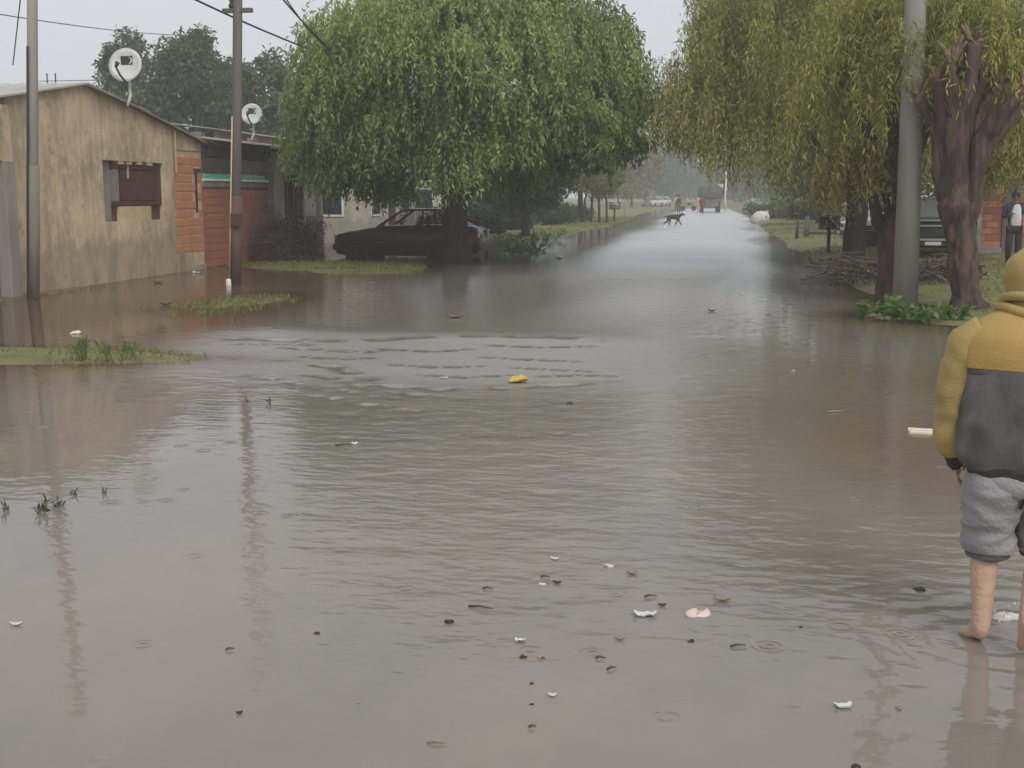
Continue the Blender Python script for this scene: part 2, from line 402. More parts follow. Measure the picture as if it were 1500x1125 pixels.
def ruffle(X, Y):
    """how much rain and current roughen the open water (1 = choppy)"""
    n = fnoise(X*.55, Y*.3)
    sl = np.interp(Y, [14, 20, 28, 45, 60], [-4.2, -3.9, -4.0, -4.6, -5.2]); sr = np.interp(Y, [14, 20, 28, 45, 60], [.5, .8, 1.5, 3.2, 4.0])
    street = sstep(0, 3.0, X-sl+1.3*n)*sstep(0, 2.4, sr-X+1.0*n)*sstep(10.5, 22, Y+2*n)
    band = sstep(-8.5, -5.8, X+.6*n)*sstep(2.8, -1.8, X+.8*n)*sstep(9.2, 12.4, Y+.9*n)*sstep(17.0, 15.0, Y+.4*n)
    flow = .28*sstep(-.3, 1.2, X)*sstep(3.4, 6.0, Y)*sstep(15, 11, Y)*(.6+.8*np.clip(n+.5, 0, 1))
    near = .10*np.clip(n+.5, 0, 1)
    cx_ = np.interp(Y, [4, 8, 20, 30], [-.8, -1.3, -2.8, -2.0]); hw = np.interp(Y, [4, 8, 20, 30], [1.3, 2.0, 3.4, 3.0])
    mid = .60*sstep(1.3, .3, np.abs(X-cx_-.15+.5*n)/hw)*sstep(3.0, 5.5, Y)
    bank = .22*sstep(16, 18, Y)*sstep(-11.5, -9, X)*sstep(-2, -4.5, X)
    r = sum(np.maximum(q, 0)**3 for q in (street, np.maximum(band, 0)*(.95+.3*n), flow, mid, bank, near+.05))**(1/3)
    return np.minimum(r, 1.3)
def wz(X, Y):
    z = np.zeros_like(X); RUF[0] = ruffle(X, Y)
    for pts, wd, h in CRESTS:
        best = np.full(X.shape, 9.0); par = np.zeros_like(X); n = len(pts) - 1
        for i in range(n):
            a, b_ = pts[i], pts[i+1]; dx, dy = b_.x-a.x, b_.y-a.y; L2 = dx*dx+dy*dy
            t = np.clip(((X-a.x)*dx+(Y-a.y)*dy)/L2, 0, 1)
            d = np.hypot(X-a.x-t*dx, Y-a.y-t*dy); mm = d < best
            best = np.where(mm, d, best); par = np.where(mm, (i+t)/n, par)
        q = best/wd
        RUF[0] = RUF[0]*(1-.85*np.exp(-(q/1.1)**2)*np.clip(np.sin(par*np.pi)*1.6, 0, 1)*np.clip(.75+.6*np.sin(par*23+h*9000)+.6*np.sin(par*61+h*3000), 0, 1)*(h < 0))
        z += h*np.exp(-q*q)*np.clip(np.sin(par*np.pi)*1.6, 0, 1)*np.clip(.55+.6*np.sin(par*23+h*9000)+.5*np.sin(par*61+h*3000), 0, 1.3)
    for p, s in FEET:
        d = np.hypot(X-p.x, Y-p.y); z += .006*np.sin(d*38)*np.exp(-d*3.2)*sstep(.02, .12, d)
    return z
m, N, L, b = newmat('muddy flood water')
g = N.new('ShaderNodeNewGeometry'); Pn = g.outputs['Position']
big = nz(N, L, Pn, .22, 3)
ra = N.new('ShaderNodeAttribute'); ra.attribute_name = 'ruffle'; mask = ra.outputs['Fac']
h1 = nz(N, L, Pn, 2.6, 2, (1, 1.5, 1)); h2 = nz(N, L, Pn, 8.5, 2, (.8, 1.5, 1)); h3 = nz(N, L, Pn, 24, 2)
vo = N.new('ShaderNodeTexVoronoi'); vo.inputs['Scale'].default_value = 3.2; L.new(Pn, vo.inputs['Vector'])
ringv = math_(N, L, 'MULTIPLY', math_(N, L, 'SINE', math_(N, L, 'MULTIPLY', vo.outputs['Distance'], 55)), ramp(N, L, vo.outputs['Distance'], [(.02, (1,1,1)), (.26, (0,0,0))]))
sepc = N.new('ShaderNodeSeparateColor'); L.new(vo.outputs['Color'], sepc.inputs[0])
ringv = math_(N, L, 'MULTIPLY', ringv, math_(N, L, 'GREATER_THAN', sepc.outputs[0], .55))
hh = math_(N, L, 'ADD', math_(N, L, 'MULTIPLY', h1, 1.0), math_(N, L, 'MULTIPLY', h2, .38))
hh = math_(N, L, 'ADD', hh, math_(N, L, 'MULTIPLY', h3, .07))
br = N.new('ShaderNodeBump'); br.inputs['Strength'].default_value = .55; br.inputs['Distance'].default_value = .0035; L.new(ringv, br.inputs['Height'])   # rain rings
bp = N.new('ShaderNodeBump'); bp.inputs['Distance'].default_value = .030; L.new(mask, bp.inputs['Strength'])                                                 # chop
L.new(hh, bp.inputs['Height']); L.new(br.outputs[0], bp.inputs['Normal'])
bp2 = N.new('ShaderNodeBump'); bp2.inputs['Distance'].default_value = .014; L.new(mask, bp2.inputs['Strength']); L.new(hh, bp2.inputs['Height']); L.new(br.outputs[0], bp2.inputs['Normal'])
silt = ramp(N, L, nz(N, L, Pn, .45, 6, (1,.6,1), .65), [(.36, (.292,.250,.202)), (.62, (.220,.200,.170))])
ad0 = N.new('ShaderNodeAttribute'); ad0.attribute_name = 'depth'
shal = ramp(N, L, math_(N, L, 'ADD', ad0.outputs['Fac'], math_(N, L, 'MULTIPLY', nz(N, L, Pn, .8, 5), .05)), [(.08, (1,1,1)), (.165, (0,0,0))])   # stirred up bank mud in the shallows
silt = mixc(N, L, shal, silt, (.265,.180,.108))
df = N.new('ShaderNodeBsdfDiffuse'); L.new(silt, df.inputs[0])
tr = N.new('ShaderNodeBsdfTransparent'); tr.inputs[0].default_value = (.93,.88,.78,1)
ad = N.new('ShaderNodeAttribute'); ad.attribute_name = 'depth'
op = math_(N, L, 'SUBTRACT', 1.0, math_(N, L, 'POWER', 2.718, math_(N, L, 'MULTIPLY', ad.outputs['Fac'], -13.0)))
body = N.new('ShaderNodeMixShader'); L.new(op, body.inputs[0]); L.new(tr.outputs[0], body.inputs[1]); L.new(df.outputs[0], body.inputs[2])
gl = N.new('ShaderNodeBsdfGlossy'); L.new(math_(N, L, 'ADD', .035, math_(N, L, 'MULTIPLY', math_(N, L, 'POWER', mask, 1.6), .36)), gl.inputs['Roughness']); L.new(bp.outputs[0], gl.inputs['Normal'])
fr = N.new('ShaderNodeFresnel'); fr.inputs[0].default_value = 1.58; L.new(bp2.outputs[0], fr.inputs[1])
mx = N.new('ShaderNodeMixShader'); L.new(fr.outputs[0], mx.inputs[0]); L.new(body.outputs[0], mx.inputs[1]); L.new(gl.outputs[0], mx.inputs[2])
L.new(mx.outputs[0], N['Material Output'].inputs[0])
wx = graded([(-60,-14,6,.8),(-14,-7.5,.3,.1),(-7.5,3.2,.045,.045),(3.2,8,.1,.5),(8,40,1,6)])
wy = graded([(-20,3.4,4,.3),(3.4,15.5,.035,.05),(15.5,40,.08,.35),(40,190,.5,6)])
sheet('flood_water', wx, wy, wz, m, depth=True)

# ------------------------------------------------------------------ foliage
def leaf_mesh(name, pos, dirs, length, width, tint):
    n = len(pos); up = rng.normal(size=(n,3)); side = np.cross(dirs, up); side /= np.linalg.norm(side, axis=1, keepdims=True)+1e-9
    Ln = np.asarray(length).reshape(-1,1)*np.ones((n,1)); Wd = np.asarray(width).reshape(-1,1)*np.ones((n,1))
    bend = np.array([[0,0,-1]])*Ln*.12
    v = np.stack([pos, pos+dirs*Ln*.45+side*Wd*.5, pos+dirs*Ln+bend, pos+dirs*Ln*.45-side*Wd*.5], 1).reshape(-1,3)
    me = bpy.data.meshes.new(name); me.vertices.add(4*n); me.vertices.foreach_set('co', v.astype(np.float32).ravel())
    me.loops.add(4*n); me.loops.foreach_set('vertex_index', np.arange(4*n, dtype=np.int32))
    me.polygons.add(n); me.polygons.foreach_set('loop_start', (np.arange(n)*4).astype(np.int32))
    a = me.attributes.new('tint', 'FLOAT', 'POINT'); a.data.foreach_set('value', np.repeat(np.clip(tint,0,1), 4).astype(np.float32))
    me.update(); me.validate(); return me
def hanging(name, mat, parent, clumps, outward, n_str, spread, lmin, lmax, n_leaf, ll, lw, zmin=None, swing=.35, tint_c=None):
    """bunches of drooping strands; clumps = anchor points (local), outward = their outward unit vectors"""
    C = len(clumps); tc = rng.uniform(.1, .9, C) if tint_c is None else tint_c
    S = C*n_str; a = np.repeat(clumps, n_str, 0) + rng.normal(size=(S,3))*spread*np.array([1,1,.7])
    o = np.repeat(outward, n_str, 0) + rng.normal(size=(S,3))*.35
    ln = np.repeat(rng.uniform(lmin, lmax, C), n_str)*rng.uniform(.6, 1.15, S)
    if zmin is not None:
        zm = zmin(a[:,0], a[:,1]); ln = np.minimum(ln, np.maximum(a[:,2]-zm*rng.uniform(.92,1.12,S), .12))
    t = (np.arange(n_leaf)+rng.uniform(0,1,(S,n_leaf)))/n_leaf
    p = a[:,None,:] + o[:,None,:]*(swing*np.minimum(ln,1.5)[:,None,None])*(t*(1.4-.6*t))[:,:,None]
    p[:,:,2] += .12*np.sin(np.minimum(t*3,1)*np.pi)*.6 - (ln[:,None]*t**1.15)
    p = p.reshape(-1,3) + rng.normal(size=(S*n_leaf,3))*.02
    d = rng.normal(size=p.shape)*.55; d[:,2] -= .85; d /= np.linalg.norm(d,axis=1,keepdims=True)
    ti = np.repeat(np.repeat(tc, n_str), n_leaf) + rng.normal(size=len(p))*.16
    return link(name, leaf_mesh(name, p, d, ll*rng.uniform(.6,1.25,len(p)), lw*rng.uniform(.7,1.2,len(p)), ti), mat, parent)
def puffs(name, mat, parent, centres, radii, n_leaf, ll, lw, droop=.2, flat=.8, tint_c=None):
    C = len(centres); tc = rng.uniform(.1,.9,C) if tint_c is None else tint_c
    p = rng.normal(size=(C,n_leaf,3)); p /= np.linalg.norm(p,axis=2,keepdims=True)+1e-9
    p *= (rng.uniform(0,1,(C,n_leaf,1))**.5)*np.asarray(radii).reshape(-1,1,1); p[:,:,2] *= flat
    p = (p + centres[:,None,:]).reshape(-1,3)
    d = rng.normal(size=p.shape); d[:,2] -= droop; d /= np.linalg.norm(d,axis=1,keepdims=True)
    ti = np.repeat(tc, n_leaf) + rng.normal(size=len(p))*.15
    return link(name, leaf_mesh(name, p, d, ll*rng.uniform(.6,1.3,len(p)), lw*rng.uniform(.7,1.2,len(p)), ti), mat, parent)
def ell_points(n, c, r, zlo=-.4, rmin=.6, p=2, la=1):
    d = rng.normal(size=(n*3,3)); d /= np.linalg.norm(d,axis=1,keepdims=True); d = d[d[:,2] > zlo][:n]
    d0 = d; d = d/((np.abs(d)**p).sum(1, keepdims=True)**(1/p))
    k = rmin + (1-rmin)*rng.uniform(0,1,(len(d),1))**.6
    lump = 1 + la*(.10*np.sin(d[:,:1]*5+1.3)+.08*np.sin(d[:,1:2]*7+d[:,2:]*4))
    return np.array(c)+d*k*lump*np.array(r), d0
def limb(parent, pts, rad, mat, n=8, name='limb', wob=.04, seg=4, rough=0, rn=.24):
    P_ = []; R_ = []
    for i in range(len(pts)-1):
        for k in range(seg):
            t = k/seg; P_.append(Vector(pts[i]).lerp(Vector(pts[i+1]), t)); R_.append(rad[i]*(1-t)+rad[i+1]*t)
    P_.append(Vector(pts[-1])); R_.append(rad[-1])
    s = rnd.random()*50
    P_ = [p + noise.noise_vector(p*1.3+Vector((s,0,0)))*wob*(0 if i == 0 else 1) for i, p in enumerate(P_)]
    R_ = [r*(1+rn*noise.noise(p*3+Vector((0,s,0)))) for r, p in zip(R_, P_)]
    mb = MB().tube(P_, R_, n)
    if rough: mb.wobble(rough, 5.5, s, (1,1,.22)).wobble(rough*.6, 17, s, (1,1,.3))
    return obj(name, mb, mat, parent, True)

# big pepper tree on the left, in front of it nothing, the maroon car behind its trunk
def base(px, py, dz=0.0):
    p = at(px, py); p.z = float(gh(p.x, p.y)) + dz; return p
tb = base(668, 383, -.12)
T = thing('pepper_tree', 'huge round dark green tree with drooping bunches over the maroon car', 'tree', tb)
limb(T, [(0,0,0),(.02,0,.5),(-.05,.05,1.3),(.0,.1,2.2)], [.50,.40,.36,.40], M['bark'], 26, 'trunk', .04, 8, .04, .12)
for q in [(-3.2,.4,4.6),(-1.6,-2.2,5.0),(.9,-2.6,5.2),(3.0,-.5,4.8),(2.0,2.2,5.3),(-1.4,2.6,5.0),(0,0,6.4),(-3.6,-1.5,3.6),(3.4,1.4,3.6)]:
    limb(T, [(0,.08,1.9),(q[0]*.35,q[1]*.35,2.0+q[2]*.28),(q[0]*.75,q[1]*.75,q[2]*.88),q], [.24,.16,.09,.04], M['bark'], 7)
cl, od = ell_points(520, (.40,0,4.35), (4.30,4.2,3.55), -.42, .74, 2.6, .6)
low, lo_d = ell_points(110, (-.3,0,3.3), (4.3,3.8,1.1), -.9, .45); cl = np.concatenate([cl, low]); od = np.concatenate([od, lo_d])
zm = lambda x, y: np.where(x < .5, 1.72 + .95*np.maximum(0, -2.9-x), 1.4 + 1.5*np.clip((x-2.0)/1.2, 0, 1)) + .06*np.maximum(0, -y) + .22*np.abs(x+.2) * (x > 1.2) + .05*np.sin(x*5)
tint = .30 + .42*(cl[:,2]-2.5)/5 + rng.normal(size=len(cl))*.24  # clump tint rises with height: skylight on the crown top painted into the leaves
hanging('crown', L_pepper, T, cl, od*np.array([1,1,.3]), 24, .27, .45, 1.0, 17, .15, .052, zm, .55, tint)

def willow_limbs(T, tops, z0, r0, bark):
    for q in tops:
        limb(T, [(0,0,z0),(q[0]*.3,q[1]*.3,z0+(q[2]-z0)*.45),(q[0]*.7,q[1]*.7,z0+(q[2]-z0)*.85),q], [r0,r0*.7,r0*.4,r0*.15], bark, 7)
# willow further back, leaning over the street
tb = base(1252, 384, -.15)
T = thing('willow_tree', 'tall olive green willow whose long strands hang over the street', 'tree', tb)
limb(T, [(0,0,0),(-.02,0,.6),(.0,0,1.5),(-.1,0,2.6)], [.34,.29,.27,.28], M['bark'], 24, 'trunk', .04, 8, .03, .12)
willow_limbs(T, [(-4,-.5,5.6),(-2.5,-2,6.4),(-1,2,7),(1,-2,6.8),(3,0,6.5),(-4.6,1.2,4.6),(2.5,2,6),(-.3,-.3,8)], 2.4, .18, M['bark'])
cl, od = ell_points(760, (-.35,0,5.2), (5.2,4.0,4.3), -.35, .5)
k = ~((cl[:,0] < -3.2) & (cl[:,2] < 3.0)) & ~((cl[:,0] < -4.4) & (cl[:,2] > 5.6)); cl, od = cl[k], od[k]
zm = lambda x, y: np.where(x < -2.2, 1.35 + .72*(-2.2-x), 1.35) + .1*np.sin(x*4)
tint = .40 - .06*cl[:,0] + rng.normal(size=len(cl))*.20
hanging('crown', L_willow, T, cl, od*np.array([1,1,.1]), 12, .20, 1.0, 2.9, 26, .17, .034, zm, .25, tint)
# nearer willow beside the concrete pole
tb = base(1303, 440, -.15)
T = thing('willow_tree', 'dark forked willow trunk with yellowing strands just left of the concrete pole', 'tree', tb)
limb(T, [(0,0,0),(.0,0,.5),(-.02,0,1.15),(.05,.05,1.75)], [.27,.22,.20,.20], M['bark_red'], 28, 'trunk', .04, 8, .035, .12)
limb(T, [(0,0,1.2),(-.28,-.05,1.5),(-.42,-.1,2.1),(-.5,-.1,3.0)], [.14,.11,.09,.05], M['bark'], 8)
willow_limbs(T, [(-1.3,.3,4.2),(.8,.8,4.8),(-.2,1.0,5.2),(1.4,.2,4.4)], 1.7, .14, M['bark'])
cl, od = ell_points(190, (.3,.7,4.5), (2.2,1.6,1.7), -.5, .4)
zm = lambda x, y: 2.35 + 0*x
hanging('crown', L_willow, T, cl, od*np.array([1,1,.1]), 9, .18, .7, 1.6, 18, .16, .028, zm, .25)
cl, od = ell_points(30, (-.62,-.2,2.5), (.80,.5,.45), -.6, .3)
hanging('yellow_spray', L_willow2, T, cl, od*np.array([1,1,.1]), 8, .10, .35, .95, 16, .13, .026, lambda x, y: 1.5+.2*np.sin(x*9), .3)
# pruned tree on the right
tb = base(1412, 452, -.12)
T = thing('pruned_tree', 'thick leaning red brown trunk hacked back to torn stubs right of the pole', 'tree', tb)
limb(T, [(.06,0,0),(.02,0,.35),(-.06,0,.8),(-.14,0,1.35),(-.20,0,1.75),(-.22,0,2.25)], [.33,.235,.21,.22,.25,.10], M['bark_red'], 44, 'trunk', .05, 14, .06, .08)
for q, r in [((-.62,-.1,3.75),.11),((-.42,-.25,3.98),.12),((-.12,-.1,4.2),.14),((.12,.15,3.9),.12),((.42,.2,3.65),.12),((.66,-.1,3.5),.11),((.80,.2,3.25),.09),((-.85,.1,3.45),.09)]:
    limb(T, [(-.165+q[0]*.06,q[1]*.12,1.25),(-.15+q[0]*.42,q[1]*.6,1.9+(q[2]-1.9)*.55),q], [.125,r*1.25,r*.8], M['bark_red'], 26, 'limb', .10, 12, .045, .18)
    for j in range(5):
        e = Vector(q)+Vector((rnd.uniform(-.25,.25), rnd.uniform(-.2,.2), rnd.uniform(.02,.35)))
        limb(T, [Vector(q)-Vector((0,0,.12)),(Vector(q)+e)*.5,e], [.05,.04,.02], M['stub'], 6, 'torn_stub', .02)
for j in range(8):
    a = rnd.uniform(0,6.28); z = rnd.uniform(1.7,3.2); x, y = .42*math.cos(a)-.15, .42*math.sin(a)
    limb(T, [(x*.6,y*.6,z),(x,y,z+.1),(x*1.5,y*1.5,z+.5)], [.03,.022,.008], M['bark'], 5, 'sucker', .02)
sh, od = ell_points(80, (.15,.62,4.35), (1.6,.85,.9), -.45, .2)
hanging('crown', L_willow, T, sh, od*np.array([1,1,.1]), 7, .14, .4, 1.1, 14, .14, .028, None, .3)
cl, od = ell_points(14, (.45,.25,2.6), (.3,.3,.5), -1, .3)
hanging('shoots', L_willow2, T, cl, od*np.array([1,1,.1]), 6, .1, .3, .8, 12, .13, .026, lambda x, y: 1.95+0*x, .3)

# free standing broadleaf trees
def round_tree(name, label, px, Y, top_px, width, mat, n=60, nl=120, ll=.3, lw=.16, zbot=.25, group=None, trunk_r=.2, py=300, ntr=1):
    p = at_y(px, py, Y); z0 = float(gh(p.x, Y)); H_ = at_y(px, top_px, Y).z - z0
    T = thing(name, label, 'tree', (p.x, Y, z0-.1), 0, group)
    for k in range(ntr):
        ox = (k-(ntr-1)/2)*.5
        limb(T, [(ox,0,0),(ox*.9,0,H_*zbot),(ox*.5,.1,H_*.6),(0,0,H_*.88)], [trunk_r,trunk_r*.8,trunk_r*.5,trunk_r*.15], M['bark'], 7, 'trunk')
    for k in range(4):
        a = k*1.6+rnd.random(); limb(T, [(0,0,H_*(zbot+.08)),(width*.2*math.cos(a),width*.2*math.sin(a),H_*.5),(width*.4*math.cos(a),width*.4*math.sin(a),H_*.72)], [trunk_r*.5,trunk_r*.35,trunk_r*.1], M['bark'], 5)
    zc = H_*(1+zbot)/2
    cl, od = ell_points(n, (0,0,zc), (width/2*.86, width/2*.8, (H_-zc)*.9), -1, .35)
    rad = np.full(len(cl), width*.13)*rng.uniform(.7,1.3,len(cl))
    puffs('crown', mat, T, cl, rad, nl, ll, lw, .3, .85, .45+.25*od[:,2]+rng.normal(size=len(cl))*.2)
    return T
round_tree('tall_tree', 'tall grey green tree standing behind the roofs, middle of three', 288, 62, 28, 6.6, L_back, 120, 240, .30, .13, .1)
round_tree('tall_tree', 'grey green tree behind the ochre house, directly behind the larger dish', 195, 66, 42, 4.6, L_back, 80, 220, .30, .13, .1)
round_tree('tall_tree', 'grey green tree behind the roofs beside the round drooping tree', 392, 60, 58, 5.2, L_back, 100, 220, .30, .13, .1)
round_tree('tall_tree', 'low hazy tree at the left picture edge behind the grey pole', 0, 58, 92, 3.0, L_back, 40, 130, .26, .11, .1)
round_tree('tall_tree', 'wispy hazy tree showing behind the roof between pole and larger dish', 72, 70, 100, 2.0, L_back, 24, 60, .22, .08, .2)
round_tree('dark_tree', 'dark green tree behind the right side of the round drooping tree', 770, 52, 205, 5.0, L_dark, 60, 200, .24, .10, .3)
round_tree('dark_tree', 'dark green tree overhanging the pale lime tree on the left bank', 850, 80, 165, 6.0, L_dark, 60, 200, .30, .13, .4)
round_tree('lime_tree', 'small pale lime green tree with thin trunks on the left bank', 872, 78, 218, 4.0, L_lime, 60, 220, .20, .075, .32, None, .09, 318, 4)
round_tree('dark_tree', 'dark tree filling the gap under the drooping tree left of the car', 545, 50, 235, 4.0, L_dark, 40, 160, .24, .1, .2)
FT = [(905,110,205,9,'hazy blue green tree behind the lime tree at the bend of the bank'),(948,130,200,9,'hazy blue green tree left of the far street end'),
      (985,150,212,10,'hazy blue grey tree just left of the far motorbike'),(1012,200,238,12,'palest hazy tree at the far end of the street'),
      (1050,170,240,9,'hazy tree behind the lorry and the white post'),(1085,140,225,9,'hazy tree right of the white post'),
      (1120,115,205,8,'hazy tree above the white sack'),(1160,95,200,8,'grey green tree behind the willow strands on the right bank'),
      (1200,70,180,7,'dark green tree behind the willow trunk and white car'),(925,90,175,5,'yellowish hazy tree leaning out above the left bank'),
      (1290,60,120,8,'dark green tree behind the concrete pole'),(1400,52,60,8,'green tree behind the pruned trunk'),(1480,48,20,7,'green tree behind the brick house'),
      (700,60,230,5,'dark tree behind the tail of the maroon car'),(930,220,262,12,'low far hazy tree beside the white cars')]
for px, Y, tp, wd, lb in FT:
    mt = L_lime if 'yellowish' in lb else (L_dark if 'dark' in lb else L_back)
    if Y >= 90: wd *= 1.8; Y *= 1.8
    s = Y/60
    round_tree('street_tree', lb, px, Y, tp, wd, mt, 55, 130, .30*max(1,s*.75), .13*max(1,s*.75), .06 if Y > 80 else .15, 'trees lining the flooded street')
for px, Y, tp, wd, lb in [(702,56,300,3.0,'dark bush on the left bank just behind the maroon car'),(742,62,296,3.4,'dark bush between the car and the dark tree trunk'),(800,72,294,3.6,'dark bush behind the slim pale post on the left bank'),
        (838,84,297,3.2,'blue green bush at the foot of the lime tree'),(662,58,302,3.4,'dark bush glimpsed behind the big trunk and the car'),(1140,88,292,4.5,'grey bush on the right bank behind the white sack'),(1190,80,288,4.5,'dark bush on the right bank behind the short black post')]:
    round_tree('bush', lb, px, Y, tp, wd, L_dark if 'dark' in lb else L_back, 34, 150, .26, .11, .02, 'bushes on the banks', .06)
# far wood closing the horizon
cl = np.stack([rng.uniform(-330,330,420), rng.uniform(430,480,420), rng.uniform(1.5,7.5,420)], 1)
o = puffs('far_wood', L_back, None, cl, rng.uniform(2,4,420), 60, 1.4, .8); o['kind'] = 'stuff'; o['label'] = 'hazy far wood closing off the end of the street'; o['category'] = 'wood'

# ------------------------------------------------------------------ houses on the left
XW = -12.30
def ypx(px): return at_x(px, 300, XW).y
def brick_rows(parent, x, y0, y1, z0, z1, mats, L_=.33, H_=.185, j=.018, skip=None, ax='y', ox=0, oy=0):
    """individual hollow bricks laid on the street face of a wall"""
    row = 0; z = z0; proto = {}
    while z + H_ <= z1 + .01:
        y = y0 - (L_*.5 if row % 2 else 0)
        while y < y1 - .03:
            a, b_ = max(y, y0), min(y + L_ - .007, y1)
            if b_ - a > .05 and not (skip and skip((a+b_)/2, z+H_/2)):
                key = (round(b_-a, 2), rnd.randrange(3))
                if key not in proto:
                    h = .012; w_, t_ = (b_-a)/2, (H_-j)/2; mb = MB()
                    if ax == 'y': mb.box(-.05, h+.004*key[1], -w_, w_, -t_, t_)
                    else: mb.box(-w_, w_, -h-.004*key[1], .05, -t_, t_)
                    proto[key] = mb.mesh('brick'); proto[key].materials.append(mats[key[1] % len(mats)])
                o = bpy.data.objects.new('brick', proto[key]); COL.objects.link(o); o.parent = parent
                o.location = ((x-ox, (a+b_)/2-oy, z+H_/2) if ax == 'y' else ((a+b_)/2-ox, x-oy, z+H_/2))
                o.rotation_euler = (rnd.uniform(-.012,.012), 0, rnd.uniform(-.008,.008))
            y += L_
        z += H_; row += 1
def corrugated(x0, z0, x1, z1, y0, y1, pitch=.15, amp=.016, thick=.012):
    mb = MB(); n = int((y1-y0)/pitch*6); vs = []; 
    for k in range(n+1):
        y = y0+(y1-y0)*k/n; d = amp*math.sin(2*math.pi*(y-y0)/pitch)
        for (x, z) in ((x0,z0),(x1,z1)): vs += [(x,y,z+d),(x,y,z+d+thick)]
    fs = []
    for k in range(n):
        a = 4*k; b_ = a+4
        fs += [(a+1,a+3,b_+3,b_+1),(a,b_,b_+2,a+2),(a,a+1,b_+1,b_),(a+2,b_+2,b_+3,a+3)]
    return mb.add(vs, fs)

# ochre plaster house with its gable to the street
H1 = thing('plaster_house', 'stained ochre plaster house with crooked brown shutters behind the grey pole', 'house', (XW, 24, 0))
yL, yP, yR = 20.35, ypx(130), 28.80
zL, zP, zR = 3.52, 3.93, 3.02
def ztop(y): return zL+(zP-zL)*(y-yL)/(yP-yL) if y < yP else zP+(zR-zP)*((y-yP)/(yR-yP))**1.12
w0, w1 = ypx(153), ypx(241); wz0, wz1 = 1.24, 2.50
yB = ypx(257)
mb = MB(); O = 24
def gab(ya, yb, za, zb=None):
    ys = [ya] + [y for y in (yP, 25.3, 27.0) if ya < y < yb] + [yb]
    tops = [(y-O, (ztop(y) if zb is None else zb)) for y in ys]
    mb.prism([(ya-O, za), (yb-O, za)] + tops[::-1], 0, -.22, 0)
gab(yL, w0, -.3); gab(w0, w1, wz1); gab(w0, w1, -.3, wz0); gab(w1, yB, -.3)
obj('wall', mb, M['plaster'], H1)
mb = MB(); gab(yB, yR, -.3); 
o = obj('brick_wall', mb, M['mortar'], H1); o.location.x = -.02
mb = MB(); gab(yB, yR, 2.83); mb.v = [(v[0]+.215 if v[0] < -.1 else v[0]+.004, v[1], v[2]) for v in mb.v]; obj('render_patch', mb, M['plaster'], H1)
mb = MB().box(-.01, .03, yB-O, yR-O-.75, -.3, .42).box(-.01, .028, yR-O-.75, yR-O, -.3, .12); obj('plinth', mb, M['plaster'], H1, bevel=.01)
chy = ypx(289)
brick_rows(H1, XW-.02, yB+.02, yR-.02, .43, 2.83, [M['brick']], .33, .205, .042, lambda y, z: abs(y-chy) < .2 and 1.35 < z < 2.45, ox=XW, oy=O)
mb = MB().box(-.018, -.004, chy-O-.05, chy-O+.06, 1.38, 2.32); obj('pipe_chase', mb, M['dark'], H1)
obj('lintel_stub', MB().box(-.02, .03, chy-O-.14, chy-O+.22, 2.33, 2.42), M['wood_brown'], H1)
mb = MB().box(-6.5,-.22, yR-O-.2, yR-O, -.3, 3.0).box(-6.5,-.22, yL-O, yL-O+.2, -.3, 3.4).box(-6.7,-6.5, yL-O, yR-O, -.3, 3.0); obj('rear_wall', mb, M['plaster_grey'], H1)
# window: ragged opening, brown frame, two board shutters, plastered infill below
win = obj('window', MB().box(-.20,-.12, w0-O, w1-O, wz0, wz1), M['wood_brown'], H1)
a = w0-O; b_ = w1-O; W_ = b_-a
obj('sill_block', MB().box(-.14,-.03, a+W_*.27, a+W_*.78, wz0, wz0+.31), M['plaster_cream'], H1)
obj('jamb_recess', MB().box(-.118,-.10, a, a+W_*.17, wz0, wz1), M['plaster_grey'], H1)
obj('shutter_frame', MB().box(-.12,-.055, a+W_*.17, b_-.02, wz1-.16, wz1-.04).box(-.12,-.055, a+W_*.17, b_-.02, wz0+.33, wz0+.43).box(-.12,-.055, a+W_*.90, b_-.02, wz0+.43, wz1-.16), M['wood_brown'], H1)
for k in range(6):
    q0 = a+W_*(.33+.095*k)
    obj('shutter_board', MB().box(-.115,-.075+.006*(k%2), q0, q0+W_*.09, wz0+.44, wz1-.17), M['wood_brown'], H1, bevel=.004)
obj('window_leaf', MB().box(-.115,-.05, a+W_*.18, a+W_*.27, wz0+.42, wz1-.17), pmat('lilac grey paint',(.23,.20,.20),(.17,.145,.145),5,.6), H1)
obj('window_lath', MB().box(-.07,-.045, a+W_*.42, a+W_*.44, wz0+.9, wz1+.0), M['plaster'], H1)
for k, (yy, l) in enumerate([(.30,.20),(.43,.14),(.60,.10),(.78,.17)]):      # ragged top edge of the opening
    obj('chip', MB().box(-.12,-.01, a+W_*yy-.12, a+W_*yy+.12, wz1-.05-.1*l, wz1-.002), M['plaster'], H1)
# roof: zinc on both slopes, thin dark edge
def slope_roof(ya, za, yb, zb, mat):
    mb = MB(); n = 60; vs = []
    for k in range(n+1):
        x = .12-6.9*k/n; d = .02*math.sin(k*2.2)
        vs += [(x,ya-O,za+d),(x,ya-O,za+d+.035),(x,yb-O,zb+d),(x,yb-O,zb+d+.035)]
    fs = []
    for k in range(n):
        i = 4*k; j = i+4; fs += [(i+1,i+3,j+3,j+1),(i,j,j+2,i+2),(i,i+1,j+1,j),(i+2,j+2,j+3,i+3)]
    fs += [(0,2,3,1),(4*n,4*n+1,4*n+3,4*n+2)]
    return obj('roof', mb.add(vs, fs), mat, H1)
slope_roof(yL-.8, zL-.16+.02, yP, zP+.01, M['zinc']); slope_roof(yP+.02, zP+.01, 25.3, ztop(25.3)+.01, M['zinc_rust'])
slope_roof(25.32, ztop(25.3)+.008, yR+.1, zR+.0, M['zinc_rust'])
